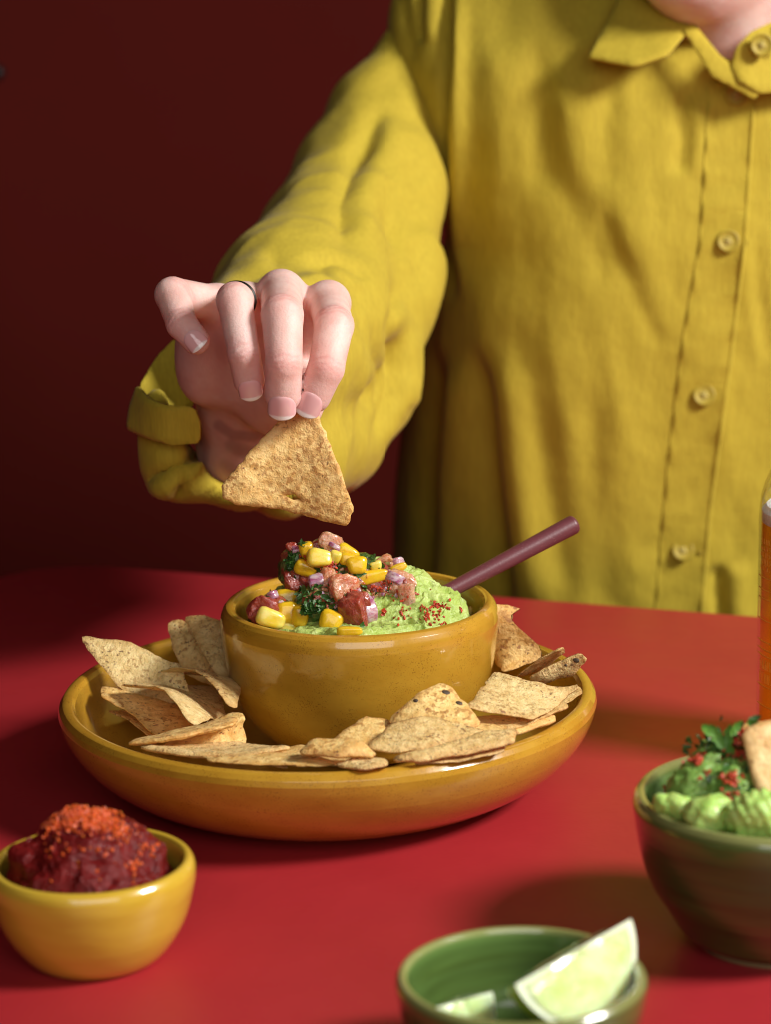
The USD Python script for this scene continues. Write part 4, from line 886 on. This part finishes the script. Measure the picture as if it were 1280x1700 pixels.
# head: jaw, chin, face and skull above the frame, tilted forward to look at the food
hand.ball(J(1160, -62, .345), (.026, .024, .026), .014); hand.cone(J(1160, -70, .345), J(1262, -190, .41), .030, .048, .03)
hand.ball(J(1200, -210, .375), (.062, .060, .078), .02); hand.ball(J(1235, -330, .41), (.072, .088, .078), .02)
hand.ball(J(1180, -205, .318), (.011, .014, .018), .010); hand.ball(J(1168, -140, .326), (.020, .010, .006), .006)
body = hand.mesh()
body = trimesh.smoothing.filter_taubin(body, lamb=.5, nu=.53, iterations=6)
V = np.array(body.vertices); N = vnormals(body)
disp = np.zeros(len(V)); col = np.tile(np.array([.78, .53, .465]), (len(V), 1))
mixc = lambda c, w, t: c * (1 - w[:, None]) + np.asarray(t) * w[:, None]
for nm, P, rs in joints:
    for k_ in (1, 2):
        d = nrm(P[k_ + 1] - P[k_ - 1]); dor = np.array([0, -1, .35]); dor = nrm(dor - d * (dor @ d))
        q = V - P[k_]; s = q @ d; rd = np.linalg.norm(q - s[:, None] * d, axis=1)
        w = np.exp(-(rd / (rs[k_] * 1.25)) ** 6) * np.clip((N @ dor) * 1.5 + .1, 0, 1)
        for o, dp in ((-.0034, .00016), (-.0012, .0003), (.0012, .0003), (.0032, .00016)):
            wob = .0005 * np.sin((q @ np.cross(d, dor)) * 900 + o * 3000)
            disp -= w * dp * np.exp(-((s - o - wob) / .00075) ** 2)
        disp += w * .00015 * np.exp(-(s / .006) ** 2)
        col = mixc(col, .42 * w * np.exp(-(s / .0075) ** 2), [.76, .36, .33])
    for k_ in (1, 2):
        d = nrm(P[k_ + 1] - P[k_ - 1]); dor = np.array([0, -1, .35]); dor = nrm(dor - d * (dor @ d)); q = V - P[k_]; s = q @ d
        w = (np.linalg.norm(q - s[:, None] * d, axis=1) < rs[k_] * 1.4) * np.clip((N @ dor) * 2 - .5, 0, 1)
        for o in (-.0026, .0, .0022):
            wob = .0006 * np.sin((q @ np.cross(d, dor)) * 700 + o * 3000)
            col = mixc(col, .42 * w * np.exp(-((s - o - wob) / .0008) ** 2), [.62, .25, .22])
    d = nrm(P[3] - P[2]); q = V - P[3]; w = np.exp(-((q ** 2).sum(1) / (.010 ** 2)))
    col = mixc(col, .45 * w, [.76, .38, .34])
V = V + N * disp[:, None]
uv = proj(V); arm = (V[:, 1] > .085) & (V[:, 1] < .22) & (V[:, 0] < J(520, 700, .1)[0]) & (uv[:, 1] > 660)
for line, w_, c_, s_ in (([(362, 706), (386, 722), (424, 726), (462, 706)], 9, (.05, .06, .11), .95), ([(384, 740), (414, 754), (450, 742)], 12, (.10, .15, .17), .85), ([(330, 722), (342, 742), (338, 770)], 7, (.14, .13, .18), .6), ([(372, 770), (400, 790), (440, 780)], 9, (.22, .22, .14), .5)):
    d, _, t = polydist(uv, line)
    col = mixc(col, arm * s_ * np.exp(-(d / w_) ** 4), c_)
col = mixc(col, np.clip((V[:, 1] - .052) / .03, 0, 1) * np.clip((.17 - V[:, 1]) / .03, 0, 1) * np.clip(N @ np.array([0, -.6, -.8]) * 1.2 + .2, 0, 1) * .7, [.56, .26, .20])  # palm side: redder skin, darkened further to paint in its shade
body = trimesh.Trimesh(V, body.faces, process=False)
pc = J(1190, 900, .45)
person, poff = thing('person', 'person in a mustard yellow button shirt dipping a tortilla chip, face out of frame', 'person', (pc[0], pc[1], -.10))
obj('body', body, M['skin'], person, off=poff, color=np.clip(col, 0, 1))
for nm, P, rs in joints[:4]:                                  # fingernails
    d = nrm(P[3] - P[2]); up_ = np.array([0, -1, .25 if nm != 'pinky' else .1]); dor = nrm(up_ - d * (up_ @ d)); sd_ = np.cross(d, dor)
    L_ = {'index': .0128, 'middle': .0130, 'ring': .0112, 'pinky': .0100}[nm]; r_ = rs[3] * 1.02; wv = r_ * .86
    nu, nv = 17, 22; uu, tt = np.meshgrid(np.linspace(-1, 1, nu), np.linspace(0, 1, nv), indexing='ij')
    # outline: rounded at the cuticle, nearly straight free edge
    t0 = .40 * np.abs(uu) ** 2.6; t1 = 1 - .20 * uu ** 2
    tt2 = t0 + (t1 - t0) * tt
    ang = uu * .92
    c0 = P[3] - d * .0040
    curve = -.0011 * (tt2 ** 2)
    rr = (rs[3] + (rs[2] - rs[3]) * np.clip(.0040 - tt2 * L_, 0, 1) / np.linalg.norm(P[3] - P[2])) * .985 + .00042 - .0009 * np.exp(-tt / .07) - .0005 * np.abs(uu) ** 8
    pos = c0 + ((tt2 * L_)[..., None] * d) + (np.sin(ang) * rr)[..., None] * sd_ + (np.cos(ang) * rr + curve)[..., None] * dor
    i, j = np.meshgrid(np.arange(nu - 1), np.arange(nv - 1), indexing='ij')
    q = np.stack([i * nv + j, i * nv + j + 1, (i + 1) * nv + j + 1, (i + 1) * nv + j], -1).reshape(-1, 4)
    a_ = pos.reshape(-1, 3); b_ = a_ - dor * .0005; n_ = len(a_)
    E = np.concatenate([np.arange(nv) , (np.arange(1, nu) * nv + nv - 1), ((nu - 1) * nv + np.arange(nv - 2, -1, -1)), (np.arange(nu - 2, 0, -1) * nv)])
    E2 = np.roll(E, -1)
    qs = np.c_[E, E2, E2 + n_, E + n_]
    m = asmesh((np.vstack([a_, b_]), np.vstack([q, q[:, ::-1] + n_, qs]))); m.fix_normals()
    t_ = np.concatenate([tt2.ravel()] * 2); white = np.clip((t_ - .80 + .05 * np.concatenate([np.abs(uu).ravel()] * 2) ** 2 * -1) / .04, 0, 1); lun = np.clip(1 - t_ / .22, 0, 1) * .35
    c_ = mixc(np.tile(np.array([.80, .46, .45]), (len(t_), 1)), white, [.92, .87, .82]); c_ = mixc(c_, lun, [.88, .66, .63])
    obj('fingernail', m, M['nail'], person, off=poff, color=c_)
PR_, PM_ = joints[2][1][1], joints[2][1][0]
d = nrm(PM_ - PR_); c0 = PR_ + d * .0095 ; a = nrm(np.cross(d, [0, 0, 1])); b = np.cross(a, d); th = np.linspace(0, 2 * np.pi, 73)[:-1]
ringm = []
for rr, hh in ((.0081, -.0013), (.0089, -.0009), (.0090, 0), (.0089, .0009), (.0081, .0013)):
    ringm.append(c0 + d * hh + rr * (np.cos(th)[:, None] * a + np.sin(th)[:, None] * b))
n_ = 72; i, j = np.meshgrid(np.arange(4), np.arange(n_), indexing='ij')
q = np.stack([i * n_ + j, i * n_ + (j + 1) % n_, (i + 1) * n_ + (j + 1) % n_, (i + 1) * n_ + j], -1).reshape(-1, 4)
jj = np.arange(n_); q = np.vstack([q, np.c_[4 * n_ + jj, 4 * n_ + (jj + 1) % n_, (jj + 1) % n_, jj]])
rm = asmesh((np.vstack(ringm), q)); rm.fix_normals(); obj('ring', rm, M['ring'], person, off=poff, smooth=40)

# ------------------------------------------------------------------ the shirt
rows = [(1130, 652, 1112, .352), (1000, 655, 1122, .350), (900, 657, 1134, .346), (800, 664, 1148, .342), (700, 678, 1163, .338), (620, 690, 1174, .335), (500, 714, 1196, .333), (400, 738, 1210, .333), (330, 722, 1218, .335), (260, 700, 1226, .338), (180, 668, 1234, .342), (100, 648, 1242, .350), (40, 645, 1248, .362), (0, 650, 1252, .372), (-60, 690, 1256, .388), (-110, 770, 1260, .398), (-150, 880, 1262, .405), (-175, 1000, 1264, .408), (-185, 1100, 1266, .410)]
rv = np.array([r[0] for r in rows], float)[::-1]
il = lambda k: np.array([r[k] for r in rows], float)[::-1]
from scipy.interpolate import PchipInterpolator
fl_, fx_, ff_ = (PchipInterpolator(rv, il(k)) for k in (1, 2, 3))
YC = .445
vs_ = np.linspace(1130, -185, 230); nth = 360; th = np.arange(nth) * 2 * np.pi / nth
ringsv = []
for v in vs_:
    xl = J(fl_(v), v, YC); xcn = J(fx_(v), v, float(ff_(v))); a_ = xcn[0] - xl[0]; b_ = YC - float(ff_(v))
    zc = J(1200, v, YC - .05)[2]
    p_ = 2.25; c, s = np.cos(th), np.sin(th)
    X = xcn[0] + a_ * np.sign(c) * np.abs(c) ** (2 / p_); Y = YC + np.where(s < 0, b_, min(b_ * 1.0, .10)) * np.sign(s) * np.abs(s) ** (2 / p_)
    s_ = (xcn[0] - X) / a_; s0 = np.interp(v, [330, 400, 500, 600, 700, 850, 1000, 1130], [1.3, .95, .86, .76, .67, .56, .47, .42])
    Y = Y + .85 * a_ * .05 * np.log1p(np.exp(np.clip((s_ - s0) / .05, -30, 30)))
    ringsv.append(np.stack([X, Y, np.full(nth, zc)], 1))
tv = np.concatenate(ringsv); i, j = np.meshgrid(np.arange(len(vs_) - 1), np.arange(nth), indexing='ij')
q = np.stack([i * nth + j, i * nth + (j + 1) % nth, (i + 1) * nth + (j + 1) % nth, (i + 1) * nth + j], -1).reshape(-1, 4)
torso = asmesh((tv, q)); torso.fix_normals()
if (vnormals(torso)[:, 1] * (tv[:, 1] - YC)).sum() < 0: torso.invert()
folds = [([(742, -60), (741, 150), (744, 300), (750, 430), (752, 520)], 9, .009, -1), ([(700, -30), (697, 40), (702, 80)], 8, .003, -1), ([(672, -20), (676, 40), (690, 110)], 9, .002, 1),
 ([(860, 120), (925, 290), (1000, 430), (1040, 500)], 30, .0024, -1), ([(990, 330), (1040, 450), (1075, 540), (1105, 590)], 15, .0016, -1), ([(1130, 150), (1135, 230), (1128, 300)], 12, .003, -1),
 ([(728, 560), (715, 760), (706, 1060)], 17, .009, -1), ([(790, 560), (815, 800), (842, 1060)], 24, .011, -1), ([(850, 520), (900, 760), (940, 1040)], 28, .0035, -1), ([(980, 620), (985, 800), (1000, 1040)], 26, .003, -1),
 ([(1190, 930), (1195, 1000), (1200, 1070)], 14, .005, -1), ([(1020, 120), (1000, 220), (1010, 330)], 22, .002, 1), ([(900, 60), (890, 200), (900, 340)], 30, .0025, 1), ([(1250, 380), (1262, 500), (1285, 620)], 9, .002, 1)]
torso = creases(torso, folds)
tvv = np.array(torso.vertices); nn_ = vnormals(torso)
tvv += nn_ * (.0024 * noise3(tvv * [1.3, 1, .28], 24, 3, 3) + .0005 * noise3(tvv * [1, 1, .5], 80, 8, 3))[:, None]
tuv = proj(tvv); near = np.exp(-((tuv[:, 0] - np.interp(tuv[:, 1], [150, 400, 655, 912], [1215, 1200, 1165, 1130])) / 95) ** 2) * (tvv[:, 1] < YC)
dg = np.stack([tvv[:, 0] * .5 + tvv[:, 2] * .9, tvv[:, 1] * 0, tvv[:, 0] * .35 - tvv[:, 2] * .2], 1)
rdg = 1 - np.abs(noise3(np.stack([tvv[:, 0] * 30 + tvv[:, 2] * 5, tvv[:, 1] * 20, tvv[:, 2] * 6], 1), 1.0, 61, 2)) * 2.6
tvv += nn_ * (.0012 * np.clip(rdg, -.6, 1) * np.clip((YC - tvv[:, 1]) / .03, 0, 1))[:, None]
tvv += nn_ * (near * .0016 * noise3(dg, 62, 44, 3))[:, None]
torso.vertices = tvv
shirt = obj('shirt', torso, M['shirt'], person, off=poff)
# sleeve
F = Field(np.arange(-.16, .14, .0032), np.arange(.02, .56, .0032), np.arange(.0, .56, .0032))
def cap(u0, v0, y0, r0, u1, v1, y1, r1, k=.02):
    q0, q1 = (.91 if y > .24 else 1.0 for y in (y0, y1)); F.cone(J(u0, v0, y0), J(u1, v1, y1), q0 * r0 * pxm(y0), q1 * r1 * pxm(y1), k * .6, .04)
cap(690, 105, .44, 70, 640, 200, .42, 86); cap(640, 200, .42, 86, 594, 300, .39, 106); cap(594, 300, .39, 106, 553, 400, .33, 118); cap(553, 400, .33, 118, 480, 500, .24, 116); cap(480, 500, .24, 116, 440, 580, .17, 120); cap(640, 200, .42, 86, 630, 320, .38, 108); cap(630, 320, .38, 108, 628, 470, .33, 112)
cap(628, 470, .33, 112, 590, 640, .28, 103); cap(590, 640, .28, 103, 545, 725, .25, 92)
cap(575, 500, .29, 118, 470, 585, .19, 128); cap(470, 585, .19, 128, 425, 610, .15, 130)
cap(545, 725, .25, 92, 470, 745, .17, 102); cap(470, 745, .17, 102, 405, 740, .135, 98)
cap(400, 765, .135, 72, 312, 762, .125, 70, .012); cap(312, 762, .125, 70, 300, 700, .125, 66, .012)
F.carve(J(352, 670, .0), J(385, 690, .15), .030, .027, .006); F.carve(J(385, 720, .0), J(430, 735, .17), .0285, .024, .006)
F.carve(J(290, 610, .02), J(330, 640, .13), .020, .018, .006)
sl = F.mesh(); sl = trimesh.smoothing.filter_taubin(sl, lamb=.5, nu=.53, iterations=30)
sf = [([(640, 170), (598, 250), (568, 340), (572, 430)], 15, .0050, -1), ([(545, 440), (588, 492), (612, 555), (622, 620), (616, 700)], 9, .0042, 1), ([(640, 500), (652, 580), (640, 660), (610, 740)], 10, .0035, -1),
 ([(700, 250), (690, 380), (705, 500)], 26, .003, 1), ([(640, 330), (650, 430), (690, 560)], 18, .003, 1), ([(500, 430), (560, 440), (610, 470)], 9, .003, 1), ([(660, 470), (640, 540), (650, 620)], 9, .003, -1), ([(430, 430), (500, 440), (560, 455)], 14, .005, 1), ([(380, 470), (440, 455), (500, 470)], 10, .003, 1),
 ([(240, 798), (300, 772), (352, 738)], 8, .006, 1), ([(292, 835), (300, 800), (318, 770)], 7, .004, -1), ([(345, 850), (420, 846), (500, 830)], 9, .004, 1), ([(640, 560), (660, 620), (655, 680)], 14, .004, -1)]
sl = creases(sl, sf)
v = np.array(sl.vertices); n = vnormals(sl); sl.vertices = v + n * (.0022 * noise3(v * [1, 1, .6], 22, 14, 3) + .0004 * noise3(v, 90, 15, 3))[:, None]
v = np.array(sl.vertices); n = vnormals(sl)
ax_ = nrm(J(500, 560, .27) - J(665, 120, .43)); ac_ = nrm(np.cross(ax_, [0, 1, 0]))
q_ = np.stack([v @ ac_ * 34 + v @ ax_ * 6, v @ ax_ * 9, v[:, 1] * 22], 1)
rdg = 1 - np.abs(noise3(q_, 1.0, 51, 2)) * 2.6
sl.vertices = v + n * (.0024 * np.clip(rdg, -.6, 1))[:, None]
obj('sleeve', sl, M['shirt'], shirt, off=poff)
def cloth(name, pts, thick=.0024, seed=0, **kw):
    m = patch([J(*p) for p in pts], thick=thick, step=.0028, rough=0, bump=.0006, bumpscale=60, rnd=.0015, seed=seed, flat_edge=True, **kw)
    return obj(name, m, M['shirt'], shirt, off=poff)
cloth('cuff', [(229, 640, .122), (246, 660, .104), (280, 673, .092), (324, 676, .088), (333, 704, .088), (331, 736, .090), (290, 739, .091), (250, 729, .100), (212, 712, .120), (217, 672, .124)], .0034, 3)
cloth('cuff_lining', [(292, 560, .152), (262, 590, .150), (231, 640, .134), (244, 690, .138), (310, 700, .142), (330, 640, .148)], .003, 4)
cloth('collar', [(975, 97, .338), (1000, 52, .350), (1030, -5, .366), (1085, -60, .385), (1136, -40, .368), (1146, 50, .340), (1108, 94, .328), (1055, 113, .326)], .0032, 5)
cloth('collar_stand', [(1134, 50, .337), (1150, 38, .340), (1196, 94, .331), (1262, 144, .324), (1256, 168, .323), (1182, 128, .327)], .0022, 6)
cloth('collar_stand', [(1214, 112, .327), (1222, 80, .328), (1246, 54, .332), (1290, 34, .338), (1340, 40, .345), (1345, 150, .330), (1262, 156, .322), (1228, 138, .323)], .0028, 7)
# placket
def thit(u, v):
    loc, _, _ = torso.ray.intersects_location([CAM], [ray(u, v)])
    return loc[np.argmin(np.linalg.norm(loc - CAM, axis=1))] if len(loc) else J(u, v, .34)
prx = lambda v: np.interp(v, [150, 400, 600, 850, 1040], [1256, 1240, 1216, 1182, 1166]); plx = lambda v: np.interp(v, [150, 400, 560, 760, 900, 1040], [1176, 1162, 1134, 1110, 1097, 1086])
vv_ = np.linspace(140, 1035, 200); cols = np.array([0, .03, .07, .12, .5, .90, .95, .98, 1.0]); offs = np.array([.0007, .0010, .0011, .0012, .0013, .0016, .0028, .0026, .0006])
pts = []
for v in vv_:
    l0, r0 = thit(plx(v), v), thit(prx(v), v)
    for t, o in zip(cols, offs):
        p0 = thit(plx(v) + (prx(v) - plx(v)) * t, v); pts.append(p0 - ray(1190, v) * (o + (.0006 * math.sin(v * .11 + t * 5) if 0 < t < 1 else 0)))
nc = len(cols); i, j = np.meshgrid(np.arange(len(vv_) - 1), np.arange(nc - 1), indexing='ij')
q = np.stack([i * nc + j, (i + 1) * nc + j, (i + 1) * nc + j + 1, i * nc + j + 1], -1).reshape(-1, 4)
pl = asmesh((np.array(pts), q)); 
if (vnormals(pl)[:, 1]).sum() > 0: pl.invert()
obj('placket', pl, M['shirt'], shirt, off=poff, smooth=25)
bp = [(0, -.001), (.0060, -.001), (.0065, .0002), (.0063, .0010), (.0055, .0014), (.0042, .0007), (.0034, .0005), (0, .0005)]
for u, v in ((1222, 158), (1209, 401), (1169, 656), (1134, 913), (1265, 76)):
    c = thit(u, v) - ray(u, v) * (.0022 if v > 100 else 0)
    if v < 100: c = J(u, v, .3225)
    B = facing(u, v, .4, -.1, .1)
    m = lathe(bp, 36); m.vertices = np.array(m.vertices) @ B.T + c; bu = obj('button', m, M['button'], shirt, off=poff, smooth=40)
    bh = [B @ np.array([.0085 * math.cos(q_) * .16 + .0088, .0062 * math.sin(q_), -.0012]) + c for q_ in np.linspace(0, 6.4, 26)]
    obj('buttonhole', tube(bh, .0006, 6), M['hole'], shirt, off=poff)
    t_ = []
    for a_, b_ in (((-1, -1), (1, 1)), ((-1, 1), (1, -1))):
        t_.append(tube([np.array([a_[0] * .0014, a_[1] * .0014, .0004]), np.array([0, 0, .0011]), np.array([b_[0] * .0014, b_[1] * .0014, .0004])], .0008, 6))
    m = join(t_); m.vertices = np.array(m.vertices) @ B.T + c; obj('button_thread', m, M['thread'], shirt, off=poff)
